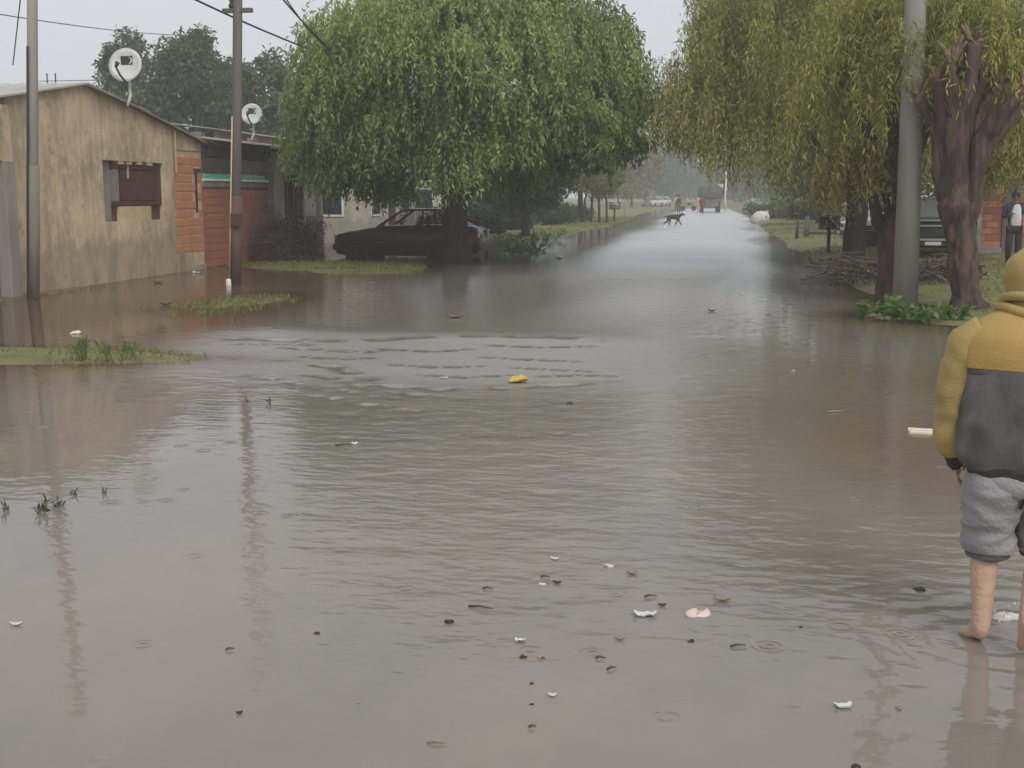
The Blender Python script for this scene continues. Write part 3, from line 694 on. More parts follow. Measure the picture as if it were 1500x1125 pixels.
obj('roof_edge', MB().tube([(.14,yP-O-.1,zP-.01),(.14,1.3,ztop(25.3)-.01),(.14,3.0,ztop(27)-.012),(.14,yR-O+.1,zR-.02)], .022, 6), M['wood_grey'], H1)
obj('corner_pipe', MB().tube([(.05,yB-O,2.3),(.05,yB-O,3.28),(-.08,yB-O-.12,3.34)], .025, 6), M['plaster_cream'], H1)
# neighbour at the picture edge with plank gate
H0 = thing('corner_house', 'cream walled house end with grey plank gate at the left picture edge', 'house', (XW, 18.5, 0))
obj('wall', MB().box(-.25,.10,-3.6,1.48,2.38,3.12), M['plaster_cream'], H0, bevel=.01)
obj('pillar', MB().box(-.24,.14,1.50,1.83,-.3,2.375), M['concrete'], H0, bevel=.01)
obj('roof_slab', MB().box(-4.2,.22,-3.8,1.40,3.125,3.20), M['zinc'], H0)
obj('pillar_top', MB().box(-.22,.09,1.485,1.84,2.38,3.35), M['plaster'], H0)
obj('side_wall', MB().box(-4,-.26,1.3,1.5,-.3,3.1), M['plaster_grey'], H0)
for k in range(11):
    obj('plank', MB().box(-.06,-.02+.008*(k%2),1.40-.27*k-.25,1.40-.27*k,.02,2.36), M['wood_grey'], H0, bevel=.005)
# low brick front house with the long zinc roof
H2 = thing('brick_house', 'low house with red brick front wall, green sheet strip and long zinc roof', 'house', (XW, 33, 0))
O2 = 33; y0, y1 = 28.84, ypx(394)
obj('wall', MB().box(-.20,-.012,y0-O2,y1-O2,-.3,1.98), M['mortar_dark'], H2)
brick_rows(H2, XW-.012, y0+.02, y1-.02, .02, 1.92, [M['brick_dark']], .33, .19, .012, ox=XW, oy=O2)
obj('coping', MB().box(-.24,.02,y0-O2,y1-O2,1.985,2.13), M['plaster_grey'], H2, bevel=.01)
obj('green_sheet', MB().box(-.03,.035,y0-O2+.02,y1-O2-.35,2.20,2.31), M['green_plastic'], H2, bevel=.01)
obj('white_rail', MB().box(-.06,.045,y0-O2+.02,y1-O2-.1,2.135,2.195), M['white_paint'], H2)
obj('pillar', MB().box(-.25,.03,y1-O2,y1-O2+.34,-.3,2.42), M['plaster_grey'], H2)
yE = 38.2
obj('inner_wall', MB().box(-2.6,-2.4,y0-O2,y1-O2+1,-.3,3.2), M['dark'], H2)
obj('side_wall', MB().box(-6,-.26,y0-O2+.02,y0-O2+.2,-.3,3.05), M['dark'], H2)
wa, wb = ypx(417), ypx(446); da, db = ypx(462.5), ypx(470)
mb = MB()
for (ya, yb, za, zb) in [(y1+.34, wa, -.3, 2.98),(wa, wb, -.3, 1.05),(wa, wb, 2.38, 2.98),(wb, da, -.3, 2.98),(da, db, 2.48, 2.98),(db, yE, -.3, 2.98)]:
    mb.box(-.22, -.0, ya-O2, yb-O2, za, zb)
obj('front_wall', mb, M['plaster_pale'], H2)
obj('end_wall', MB().box(-6,-.22,yE-O2-.2,yE-O2,-.3,2.98), M['plaster_pale'], H2)
obj('wainscot', MB().box(.0,.025,wb-O2+.2,da-O2-.02,-.3,1.15).box(.0,.025,db-O2+.02,yE-O2,-.3,1.15), M['plaster_grey'], H2)
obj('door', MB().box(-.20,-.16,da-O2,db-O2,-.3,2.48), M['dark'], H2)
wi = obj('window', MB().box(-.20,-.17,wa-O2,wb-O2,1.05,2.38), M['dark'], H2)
for k in range(7):
    y = wa-O2+(wb-wa)*(k+.5)/7; obj('window_bar', MB().tube([(-.05,y,1.06),(-.05,y,2.37)], .018, 6), M['steel'] if k % 2 else M['wood_brown'], H2)
obj('window_shutter', MB().box(-.10,-.07,wb-O2-.75,wb-O2-.02,1.07,2.36), M['wood_brown'], H2)
obj('beam', MB().box(-.3,-.02,y0-O2,yE-O2,2.985,3.09), M['plaster_grey'], H2)
obj('fascia', MB().box(-.3,-.03,y0-O2+.1,y1-O2+.9,2.72,2.98), pmat('rough beam wood',(.16,.12,.095),(.10,.078,.06),3,.85,.3), H2)
obj('roof', corrugated(.42, 3.10, -5.6, 3.85, y0-O2-.1, yE-O2+.4), M['zinc_rust'], H2, True)
obj('upper_roof', corrugated(-1.6, 3.62, -7.6, 4.35, 1.0, yE-O2+1.2), M['zinc'], H2, True)
obj('upper_wall', MB().box(-1.9,-1.75,1.2,yE-O2+.9,3.25,3.60), M['plaster_grey'], H2)
for k in range(5):
    obj('roof_weight', MB().box(-.6-.5*k%2,-.35-.5*k%2,-3.4+.95*k,-3.1+.95*k,3.26,3.36).wobble(.04,3,k), M['concrete_dark'], H2)
# pale houses further along the left bank
def far_house(label, y0, y1, x, h, mat, roof):
    Hh = thing('pale_house', label, 'house', (x, (y0+y1)/2, 0)); d = (y1-y0)/2
    obj('wall', MB().box(-6,0,-d,d,-.3,h), mat, Hh); obj('roof', corrugated(.4,h+.02,-6.2,h+.7,-d-.3,d+.3,.3,.03), roof, Hh, True)
    for k in (-.6,.0,.55):
        if k: f = obj('window', MB().box(0,.04,k*d-.6,k*d+.6,1.0,2.1), M['white_paint'], Hh); obj('pane', MB().box(.04,.05,k*d-.52,k*d+.52,1.08,2.02), M['glass_dark'], f)
        else: obj('door', MB().box(0,.04,-.5,.5,-.1,2.1), M['wood_brown'], Hh)
        f0 = k*d*.9-.9
    for k in (-.6,-.1,.5):
        f = obj('window', MB().box(-3+k*3.5-.5,-3+k*3.5+.5,-d-.04,-d,1.0,2.1), M['white_paint'], Hh); obj('pane', MB().box(-3+k*3.5-.42,-3+k*3.5+.42,-d-.05,-d-.04,1.08,2.02), M['glass_dark'], f)
    return Hh
far_house('pale house glimpsed under the drooping tree behind the maroon car', 44, 52, -12.6, 2.9, M['plaster_pale'], M['zinc'])
far_house('pale house glimpsed between trunks past the tail of the maroon car', 58, 68, -12.4, 3.0, M['plaster_pale'], M['zinc_rust'])
far_house('small cream house half hidden behind the lime green tree', 88, 98, -14, 3.0, M['plaster_cream'], M['zinc'])
# brick house on the right bank
p = at_y(1436, 300, 37)
H3 = thing('brick_house', 'red brick house behind the dark haired person in a white shirt', 'house', (p.x, 37, .15))
obj('wall', MB().box(0,7,0,5,-.5,2.1), M['mortar_dark'], H3)
bx = p.x; brick_rows(H3, 37-.0, bx+.02, bx+1.9, .15, 2.0, [M['brick_dark'], M['brick']], .33, .19, .016, ax='x', ox=bx, oy=37)
obj('upper_wall', MB().box(.35,7,.35,5,2.1,4.1), M['mortar'], H3)
brick_rows(H3, 37.35, bx+.36, bx+3.4, 2.6, 4.0, [M['brick'], M['brick'], M['brick_dark']], .33, .19, .02, ax='x', ox=bx, oy=37)
obj('ledge', MB().box(-.1,7.2,-.25,5,4.1,4.2), M['white_paint'], H3); obj('band', MB().box(-.06,2.0,-.03,.0,1.85,1.93).box(-.06,.06,-.035,.0,-.2,1.93), M['plaster_pale'], H3)
obj('doorway', MB().box(.62,1.0,-.055,-.02,-.2,2.05).box(1.0,2.6,-.055,-.02,1.9,2.05).box(2.2,2.6,-.055,-.02,-.2,1.9), M['wood_grey'], H3)
obj('footing', MB().box(-.1,.62,-.12,-.0,-.4,.16), M['concrete'], H3)
for k in range(8): obj('baluster', MB().box(.5+.35*k,.55+.35*k,-.2,-.15,4.2,4.8), M['white_paint'], H3)

# ------------------------------------------------------------------ poles, cables, dishes
def pole(label, px, py, z1, r0, r1, mat, n=12, name='utility_pole', lean=(0,0)):
    b0 = base(px, py, -.3); T = thing(name, label, 'pole', b0)
    obj('shaft', MB().tube([(0,0,0),(lean[0]*.5,lean[1]*.5,z1*.5),(lean[0],lean[1],z1)], [r0,(r0+r1)/2,r1], n), mat, T, True)
    return T, b0
T, b1 = pole('grey utility pole standing before the ochre house', 47.5, 436, 8.0, .10, .085, M['concrete'], 8, 'utility_pole', (.48,0))
obj('cable_run', MB().tube([(-.01,-.115,.3),(.25,-.11,4.6)], .022, 6), M['black'], T)
obj('lower_sleeve', MB().tube([(.015,0,.25),(.156,0,2.6)], .112, 8), M['concrete_dark'], T, True)
T, b2 = pole('dark wooden utility pole with a meter box before the low brick house', 344, 417, 8.2, .105, .085, M['wood_pole'], 12, 'utility_pole', (.36,0))
obj('painted_base', MB().tube([(.013,0,.3),(.094,0,2.15)], .118, 12), M['wood_red'], T, True)
obj('conduit', MB().tube([(-.075,-.10,.45),(.01,-.095,2.0),(.10,-.09,3.7)], .017, 6), M['plaster_cream'], T, True)
obj('meter_box', MB().box(.03,.23,-.20,-.10,1.55,1.80), M['wood_brown'], T, bevel=.01)
obj('can', MB().lathe([(.05,.26),(.055,.27),(.055,.47),(.04,.5)], 10, Matrix.Translation((-.06,-.18,0))), M['white_paint'], T, True)
obj('insulator', MB().lathe([(.03,0),(.06,.03),(.06,.08),(.03,.12),(.05,.15),(.02,.2)], 10, Matrix.Translation((.13,0,5.75))), M['black'], T, True)
obj('cross_arm', MB().box(-.05,.55,-.05,.05,5.68,5.76), M['wood_pole'], T)
T, b3 = pole('thick pale concrete pole between the willow trunk and the pruned tree', 1326, 447, 9.0, .205, .135, M['concrete'], 20, 'concrete_pole', (-.12,0))
T, _ = pole('thin white post standing far down the street', 1062, 308, 5.0, .13, .10, M['white_paint'], 8, 'white_post')
obj('sign_plate', MB().box(-.9,-.3,-.05,.0,2.9,3.4), M['white_paint'], T)
def cable(label, p0, p1, sag, r=.02):
    p0, p1 = Vector(p0), Vector(p1); pts = []
    for k in range(25):
        t = k/24; q = p0.lerp(p1, t); q.z -= sag*4*t*(1-t); pts.append(q)
    tag(obj('power_cable', MB().tube(pts, r, 5), M['black'], None, True), label, 'cable')
a_ = at_y(345, 36, b2.y)
cable('thick black cable sloping past the wooden pole to the round tree', at_y(230,-28,21.2), at_y(470,78,33.5), .06, .022)
cable('upper black cable entering the round drooping tree', at_y(395,-25,23.5), at_y(505,88,33.0), .12, .02)
cable('lower black cable entering the round drooping tree', at_y(412,-12,23.5), at_y(520,90,33.2), .30, .014)
cable('thin faint cable crossing the sky from the grey pole', at_y(-30,16,21.0), at_y(300,52,45), .12, .011)
cable('steep thin guy cable left of the grey pole', at_y(32,-20,21.4), at_y(19,95,23), .0, .012)
def dish(label, c, r, ry):
    T = thing('satellite_dish', label, 'satellite dish', c, ry); C_ = Vector((0,0,0))
    Mx = Matrix.Translation((0,0,0)) @ Matrix.Rotation(R(78), 4, 'X')
    prof = [(.001,.0)]+[(r*t, .25*r*t*t) for t in (.25,.5,.75,1)]+[(r*1.01,.25*r+.012),(r*.75,.14*r+.0),(r*.4,.02*r-.0-.012),(.001,-.02)]
    prof = [(a,b*1.0-.0) for a,b in prof]
    obj('reflector', MB().lathe(prof, 36, Mx), M['dish'], T, True)
    def on(u, v, h=.012):                      # point on the reflector's face
        d = math.hypot(u, v)/r; return Mx @ Vector((u, v, .25*r*d*d+h))
    # printed emblem: dark square with a pale D cut
    def patch(name, quads, mat, h):
        mb = MB()
        for (u0, u1, v0, v1) in quads:
            n = 4; vs = [on(u0+(u1-u0)*i/n, v0+(v1-v0)*j/n, h) for j in range(n+1) for i in range(n+1)]
            mb.add(vs, [(j*(n+1)+i, j*(n+1)+i+1, (j+1)*(n+1)+i+1, (j+1)*(n+1)+i) for j in range(n) for i in range(n)])
        obj(name, mb, mat, T)
    s = r
    patch('emblem', [(-.36*s,.36*s,.08*s,.58*s)], M['logo'], .012)
    mb = MB(); arc = [(.10*s+.24*s*math.cos(t), .33*s+.21*s*math.sin(t)) for t in np.linspace(-1.45,1.45,12)]
    arc2 = [(.10*s+.15*s*math.cos(t), .33*s+.19*s*math.sin(t)) for t in np.linspace(-1.45,1.45,12)]
    vs = [on(u,v,.018) for u,v in arc]+[on(u,v,.018) for u,v in arc2]
    mb.add(vs, [(i,i+1,13+i,12+i) for i in range(11)]); obj('emblem_arc', mb, M['white_paint'], T)
    e = Mx @ Vector((-.25*s, -.35*s, 1.0*s)); f0 = Mx @ Vector((.05*s, -1.0*s, .24*s))
    obj('feed_arm', MB().tube([f0, (f0+e)*.5+Vector((0,-.03,-.06*s)), e], .022, 6), M['black'], T, True)
    obj('feed_horn', MB().tube([e, e+Vector((.02,.05,.09))], [.03,.05], 8), M['black'], T, True)
    bk = Mx @ Vector((0,-.25*s,-.03))
    obj('mast', MB().tube([bk, bk+Vector((0,.10,-.05)), bk+Vector((.0,.10,-1.15*s-.1)), bk+Vector((-.06,.06,-1.75*s-.1))], .032, 8), M['white_paint'], T, True)
dp = at_y(186, 97, 24.6); dish('larger satellite dish with dark square emblem on the ochre house roof', dp, .35, R(4))
dp = at_y(369.5, 168, 32.0); dish('smaller satellite dish with dark square emblem right of the wooden pole', dp, .28, R(8))
T = thing('aerial', 'thin double aerial on the roof between the grey pole and larger dish', 'aerial', at_y(76, 130, 26))
for x in (-.10, .10): obj('mast', MB().tube([(x,0,-.1),(x,0,.34)], .014, 6), M['black'], T)
obj('crossbar', MB().tube([(-.3,0,.17),(1.2,0,.17)], .010, 5), M['steel'], T); obj('crossbar', MB().tube([(-.3,0,.03),(1.2,0,.05)], .010, 5), M['steel'], T)

# ------------------------------------------------------------------ vehicles (front of the car at -x locally)
def car(name, label, cat, loc, rz, paint, Lh=4.3, W=1.66, st=None, cab=None, roofpaint=None, wheels=(.70, 3.15), R_=.29, group=None, glass=None):
    T = thing(name, label, cat, loc, rz, group); glass = glass or M['glass']
    st = st or [(0,.34,.52,.70),(.03,.26,.66,.78),(.12,.22,.76,.81),(.5,.20,.83,.83),(1.2,.20,.93,.83),(1.5,.20,.96,.83),(2.6,.20,.98,.83),(3.6,.20,.98,.82),(4.0,.22,.96,.80),(4.2,.26,.90,.78),(4.28,.36,.72,.72)]
    half = lambda zb, zt, w_: [(0,zb),(w_*.86,zb),(w_,zb+.14),(w_*1.01,zb+(zt-zb)*.55),(w_*.985,zt-.10),(w_*.92,zt-.02),(0,zt+.015)]
    vs, fs = [], []; n = 12
    for (x, zb, zt, w_) in st:
        h = half(zb, zt, w_); ring = [(x,y,z) for y,z in h] + [(x,-y,z) for y,z in h[-2:0:-1]]; vs += ring
    for i in range(len(st)-1):
        for k in range(n): fs.append((i*n+k, i*n+(k+1)%n, (i+1)*n+(k+1)%n, (i+1)*n+k))
    fs += [tuple(range(n)), tuple((len(st)-1)*n+k for k in range(n))]
    obj('body', MB().add(vs, fs), paint, T, True, 0)
    xa, xb, xc, xd, zb, zr, wb_, wt = cab or (1.32, 2.05, 3.15, 4.0, .95, 1.40, .76, .60)
    rp = roofpaint or paint
    obj('roof', MB().loft([( (xb+xc)/2,0,zr-.06,(xc-xb)/2+.02,wt),((xb+xc)/2,0,zr-.02,(xc-xb)/2+.0,wt*.99),((xb+xc)/2,0,zr,(xc-xb)/2-.10,wt*.86)], 32, 2, 7), rp, T, True)
    def pil(p, q, r=.032): obj('pillar', MB().tube([p, q], r, 6), rp, T)
    xm = (xb+xc)/2+.08
    for s in (-1, 1):
        pil((xa,s*wb_,zb-.02),(xb,s*wt*.97,zr-.04)); pil((xd,s*wb_,zb-.02),(xc,s*wt*.97,zr-.04),.04); pil((xm,s*wb_,zb-.02),(xm-.03,s*wt*.98,zr-.04),.035)
        pil((xm+(xd-xm)*.62,s*wb_,zb-.02),(xm+(xc-xm)*.86,s*wt*.98,zr-.04),.03)
        for (p0, p1, q0, q1) in [(xa+.05,xm-.03,xb+.02,xm-.05),(xm+.03,xm+(xd-xm)*.6,xm+.02,xm+(xc-xm)*.84)]:
            obj('side_window', MB().add([(p0,s*wb_,zb),(p1,s*wb_,zb),(q1,s*wt*.97,zr-.05),(q0,s*wt*.97,zr-.05)], [(0,1,2,3)]), glass, T)
        for dx in (xm-.75, xm+.35): obj('door_handle', MB().box(dx,dx+.14,s*.835-.012,s*.835+.012,.76,.79), M['black'], T)
        obj('side_strip', MB().box(.55,3.9,s*.838-.008,s*.838+.008,.52,.58), M['black'], T)
        obj('wing_mirror', MB().loft([(xa+.22,s*.90,.93,.05,.07),(xa+.22,s*.90,1.0,.06,.09),(xa+.22,s*.90,1.05,.04,.07)], 10, 1), M['black'], T, True)
        obj('headlight', MB().box(-.01,.17,s*.58-.15,s*.58+.15,.60,.73), M['lens'], T, bevel=.02)
        obj('tail_light', MB().box(Lh-.14,Lh-.0,s*.60-.14,s*.60+.14,.66,.86), M['redlens'], T, bevel=.02)
        for wx_ in wheels:
            tyre = obj('wheel', MB().lathe([(R_*.6,-.085),(R_*.92,-.095),(R_,-.06),(R_,.06),(R_*.92,.095),(R_*.6,.085)], 20, Matrix.Translation((wx_,s*.74,R_)) @ Matrix.Rotation(R(90),4,'X')), M['rubber'], T, True)
            obj('rim', MB().lathe([(R_*.6,-.088),(R_*.5,-.07),(R_*.2,-.092),(R_*.2,.092),(R_*.5,.07),(R_*.6,.088)], 16, Matrix.Translation((wx_,s*.745,R_)) @ Matrix.Rotation(R(90),4,'X')), M['steel'], tyre, True)
            obj('wheel_arch', MB().lathe([(R_*1.22,-.014),(R_*1.22,.014)], 20, Matrix.Translation((wx_,s*.822,R_+.02)) @ Matrix.Rotation(R(90),4,'X')), M['rubber'], T)
    obj('windscreen', MB().add([(xa+.02,-wb_*.95,zb),(xa+.02,wb_*.95,zb),(xb,wt*.93,zr-.05),(xb,-wt*.93,zr-.05)], [(0,1,2,3)]), glass, T)
    obj('rear_window', MB().add([(xd-.02,-wb_*.95,zb),(xd-.02,wb_*.95,zb),(xc,wt*.93,zr-.05),(xc,-wt*.93,zr-.05)], [(0,1,2,3)]), glass, T)
    obj('bumper', MB().box(-.06,.16,-.76,.76,.34,.50), M['black'], T, bevel=.04); obj('bumper', MB().box(Lh-.12,Lh+.07,-.76,.76,.36,.54), M['black'], T, bevel=.04)
    obj('grille', MB().box(-.012,.06,-.40,.40,.60,.70), M['black'], T); obj('number_plate', MB().box(-.075,-.06,-.2,.2,.38,.47), M['white_paint'], T)
    for s in (-1, 1):
        st_ = obj('seat', MB().loft([(xm-.30,s*.36,.5,.10,.22),(xm-.24,s*.36,.9,.09,.23),(xm-.16,s*.36,1.06,.06,.18)], 12, 2), M['c_black'], T, True)
        obj('headrest', MB().loft([(xm-.14,s*.36,1.06,.05,.10),(xm-.12,s*.36,1.14,.06,.13),(xm-.12,s*.36,1.22,.04,.10)], 10, 2), M['c_black'], st_, True)
    return T
ca = at(487, 379); cb_ = at(718, 381)
dirv = ray(600, 379); ang = math.atan2(dirv.x, dirv.y)
yc = 35.3; xf = at_y(487, 350, yc).x
zc_ = float(gh(xf+2.2, yc))
car('parked_car', 'dark maroon hatchback standing in flood water under the round tree', 'car', (xf+.28, yc+.12, -.17), R(-3), M['maroon'], Lh=4.30).scale = (1, 1, 1.12)
p = at_y(1356, 380, 34.4)
suv_st = [(0,.36,.62,.74),(.04,.32,.90,.80),(.12,.30,1.0,.83),(.6,.28,1.06,.86),(1.2,.28,1.08,.86),(2.6,.28,1.08,.86),(3.8,.28,1.08,.86),(4.2,.30,1.04,.84),(4.3,.40,.8,.78)]
car('parked_car', 'black four wheel drive with pale windscreen frame behind the concrete pole', 'car', (p.x+.03, 33.6, float(gh(p.x,34))-.03), R(82), M['carblack'], st=suv_st, cab=(1.15,1.55,3.6,4.05,1.06,1.62,.78,.68), roofpaint=M['silver'], glass=glass_mat('glass with painted reflection',(.50,.53,.51),.8))  # pale base colour of the glass imitates a reflection
sv = bpy.data.objects['parked_car.001']
obj('chrome_strip', MB().box(-.03,.0,-.74,.74,.86,.90).box(-.10,-.065,-.78,.78,.50,.55), M['silver'], sv); obj('bonnet_edge', MB().box(.02,.10,-.7,.7,1.0,1.04), M['silver'], sv)
p = at_y(1230, 370, 40.5)
car('parked_car', 'white car mostly hidden behind the two willow trunks', 'car', (p.x, 40.5, float(gh(p.x+2,40.5))), R(5), M['carwhite'])
p = at_y(948, 303, 165); car('parked_car', 'small white car parked far down on the left', 'car', (p.x, 165, .1), R(70), M['carwhite'], group='far white cars')
p = at_y(966, 303, 172); car('parked_car', 'second far white car parked nearer the street middle', 'car', (p.x, 172, .1), R(80), M['carwhite'], group='far white cars')
p = at(1041, 311)
T = thing('lorry', 'far lorry with dark canvas load seen from behind', 'lorry', (p.x, p.y, .0), R(3))
obj('load', MB().loft([(0,2,1.35,1.15,2.0),(0,2,1.6,1.25,2.1),(0,2,2.5,1.15,2.0),(0,2,2.7,.8,1.7)], 24, 2, 5), pmat('grey canvas', (.085,.085,.082), (.06,.06,.058), 3, .9), T, True)
obj('bed', MB().box(-1.0,1.0,0,4.0,1.05,1.3), M['wood_grey'], T); obj('cab', MB().loft([(.1,4.8,.6,1.0,.8),(.1,4.8,1.4,1.0,.8),(.1,4.8,2.2,.85,.65)], 20, 2, 5), M['white_paint'], T, True)
obj('axle', MB().box(-.9,.9,.4,.6,.48,.6), M['black'], T)
for s in (-1,1):
    for y in (.5, 4.6):
        wl = obj('wheel', MB().lathe([(.3,-.12),(.5,-.12),(.52,0),(.5,.12),(.3,.12)], 18, Matrix.Translation((s*.85,y,.5)) @ Matrix.Rotation(R(90),4,'Y')), M['rubber'], T, True)
    obj('tail_light', MB().box(s*.85-.1,s*.85+.1,-.03,.0,1.0,1.12), M['redlens'], T)

# ------------------------------------------------------------------ people and the dog
def skin(name, joints, edges, mat, parent, sub=2):
    keys = list(joints); me = bpy.data.meshes.new(name)
    me.from_pydata([joints[k][0] for k in keys], [(keys.index(a), keys.index(b)) for a, b in edges], [])
    o = bpy.data.objects.new(name, me); COL.objects.link(o)
    o.modifiers.new('skin', 'SKIN').use_smooth_shade = True
    s_ = o.modifiers.new('sub', 'SUBSURF'); s_.levels = sub; s_.render_levels = sub
    for i, k in enumerate(keys):
        r = joints[k][1]; me.skin_vertices[0].data[i].radius = (r if isinstance(r, tuple) else (r, r))
        me.skin_vertices[0].data[i].use_root = (i == 0)
    bpy.context.view_layer.update(); dg = bpy.context.evaluated_depsgraph_get()
    me2 = bpy.data.meshes.new_from_object(o.evaluated_get(dg)); bpy.data.objects.remove(o)
    me2.name = name; me2.materials.clear(); me2.shade_smooth()
    return link(name, me2, mat, parent)
def hand_joints(J, E, w_, fwd, out, tag_):
    """five fingers curled from the wrist w_ (key) : palm then fingers"""
    wv = Vector(J[w_][0]); d = Vector(fwd).normalized(); o_ = Vector(out).normalized(); c_ = d.cross(o_)
    J[tag_+'palm'] = (wv+d*.055, (.022,.034)); E.append((w_, tag_+'palm'))
    for k in range(4):
        q = wv+d*.09+o_*(k-1.5)*.019; l = [.062,.07,.066,.052][k]
        J[f'{tag_}f{k}a'] = (q, .0095); J[f'{tag_}f{k}b'] = (q+d*l*.55+c_*.012, .0088); J[f'{tag_}f{k}c'] = (q+d*l*.85+c_*.036, .0078)
        E += [(tag_+'palm', f'{tag_}f{k}a'), (f'{tag_}f{k}a', f'{tag_}f{k}b'), (f'{tag_}f{k}b', f'{tag_}f{k}c')]
    q = wv+d*.03-o_*.03
    J[tag_+'ta'] = (q+c_*.01, .012); J[tag_+'tb'] = (q+d*.035-o_*.012+c_*.025, .0095); E += [(tag_+'palm', tag_+'ta'), (tag_+'ta', tag_+'tb')]
def person(label, loc, rz, s, pose, cloth, hair=True, group=None, skinm=None, hands=True):
    """pose overrides joints; cloth = (top material, trousers material, sleeves to wrist)"""
    T = thing('person', label, 'person', loc, rz, group)
    J = dict(pelvis=((0,0,.94),(.15,.10)), spine=((0,0,1.10),(.135,.095)), chest=((0,.0,1.30),(.165,.105)), neckb=((0,.0,1.45),(.075,.07)), neck=((0,.02,1.51),.052), head=((0,.035,1.60),(.072,.085)), crown_=((0,.02,1.70),(.06,.075)),
             lsh=((-.17,0,1.40),.06), lel=((-.22,-.02,1.12),.043), lwr=((-.22,.05,.87),.03), rsh=((.17,0,1.40),.06), rel=((.22,-.02,1.12),.043), rwr=((.22,.05,.87),.03),
             lhip=((-.09,0,.88),.085), lkn=((-.10,.02,.49),.055), lan=((-.10,-.02,.09),.036), lto=((-.11,.12,.03),.03), rhip=((.09,0,.88),.085), rkn=((.10,.02,.49),.055), ran=((.10,-.02,.09),.036), rto=((.11,.12,.03),.03))
    for k, v in pose.items(): J[k] = (v, J[k][1])
    E = [('pelvis','spine'),('spine','chest'),('chest','neckb'),('neckb','neck'),('neck','head'),('head','crown_'),('chest','lsh'),('lsh','lel'),('lel','lwr'),('chest','rsh'),('rsh','rel'),('rel','rwr'),
         ('pelvis','lhip'),('lhip','lkn'),('lkn','lan'),('lan','lto'),('pelvis','rhip'),('rhip','rkn'),('rkn','ran'),('ran','rto')]
    base_J = dict(J)
    if hands:
        for sd_ in 'lr':
            f = Vector(J[sd_+'wr'][0])-Vector(J[sd_+'el'][0]); hand_joints(J, E, sd_+'wr', f, (0,1,0), sd_)
    skin('body', J, E, skinm or M['skin_dark'], T)
    top, trs = cloth[0], cloth[1]
    g = lambda k, d=0.0: (base_J[k][0], tuple(x+d for x in base_J[k][1]) if isinstance(base_J[k][1], tuple) else base_J[k][1]+d)
    JT = dict(chest=g('chest',.025), spine=g('spine',.03), pelvis=g('pelvis',.02), neckb=g('neckb',.012), lsh=g('lsh',.018), rsh=g('rsh',.018), lel=g('lel',.018), rel=g('rel',.018), lwr=g('lwr',.016), rwr=g('rwr',.016))
    skin('jacket', JT, [('chest','spine'),('spine','pelvis'),('chest','neckb'),('chest','lsh'),('lsh','lel'),('lel','lwr'),('chest','rsh'),('rsh','rel'),('rel','rwr')], top, T)
    JP = dict(pelvis=g('pelvis',.014), lhip=g('lhip',.016), rhip=g('rhip',.016), lkn=g('lkn',.022), rkn=g('rkn',.022), lan=g('lan',.022), ran=g('ran',.022))
    skin('trousers', JP, [('pelvis','lhip'),('lhip','lkn'),('lkn','lan'),('pelvis','rhip'),('rhip','rkn'),('rkn','ran')], trs, T)
    hd = Vector(base_J['head'][0])
    if hair:
        mb = MB(); mb.loft([(hd.x,hd.y-.02,hd.z-.02,.078,.085),(hd.x,hd.y-.025,hd.z+.05,.088,.102),(hd.x,hd.y-.02,hd.z+.11,.078,.09),(hd.x,hd.y-.01,hd.z+.15,.04,.05)], 20, 3).wobble(.012,20); obj('hair', mb, M['hair'], T, True)
    for sx_ in (-1,1):
        obj('eye', MB().loft([(hd.x+sx_*.03,hd.y+.076,hd.z+.010,.004,.004),(hd.x+sx_*.03,hd.y+.078,hd.z+.018,.012,.008),(hd.x+sx_*.03,hd.y+.076,hd.z+.026,.004,.004)], 8, 1), M['hair'], T, True)
        obj('ear', MB().loft([(hd.x+sx_*.078,hd.y,hd.z-.02,.008,.012),(hd.x+sx_*.084,hd.y,hd.z+.01,.010,.022),(hd.x+sx_*.08,hd.y,hd.z+.04,.006,.014)], 8, 1), skinm or M['skin_dark'], T, True)
    obj('nose', MB().loft([(hd.x,hd.y+.088,hd.z-.022,.016,.012),(hd.x,hd.y+.09,hd.z-.01,.014,.014),(hd.x,hd.y+.08,hd.z+.025,.007,.006)], 8, 1), skinm or M['skin_dark'], T, True)
    obj('mouth', MB().box(hd.x-.024,hd.x+.024,hd.y+.074,hd.y+.082,hd.z-.052,hd.z-.044), M['c_red'], T)
    T.scale = (s,s,s); return T
p = base(1482, 402)
T = person('dark haired person in open purple grey jacket over white shirt by the brick house', (p.x, p.y, p.z), R(165), 1.0, dict(lel=(-.27,-.05,1.14), lwr=(-.24,.02,.90), rel=(.26,.02,1.14), rwr=(.10,.18,1.2), rkn=(.10,.14,.50), head=(.0,.05,1.60)), (M['c_navy'], M['c_black']))
obj('shirt_front', MB().loft([(-.02,.06,.94,.10,.085),(-.02,.07,1.05,.115,.090),(-.02,.072,1.22,.11,.085),(-.03,.06,1.36,.085,.07),(-.03,.04,1.43,.05,.05)], 24, 3, 3).wobble(.008,9), M['c_white'], T, True)
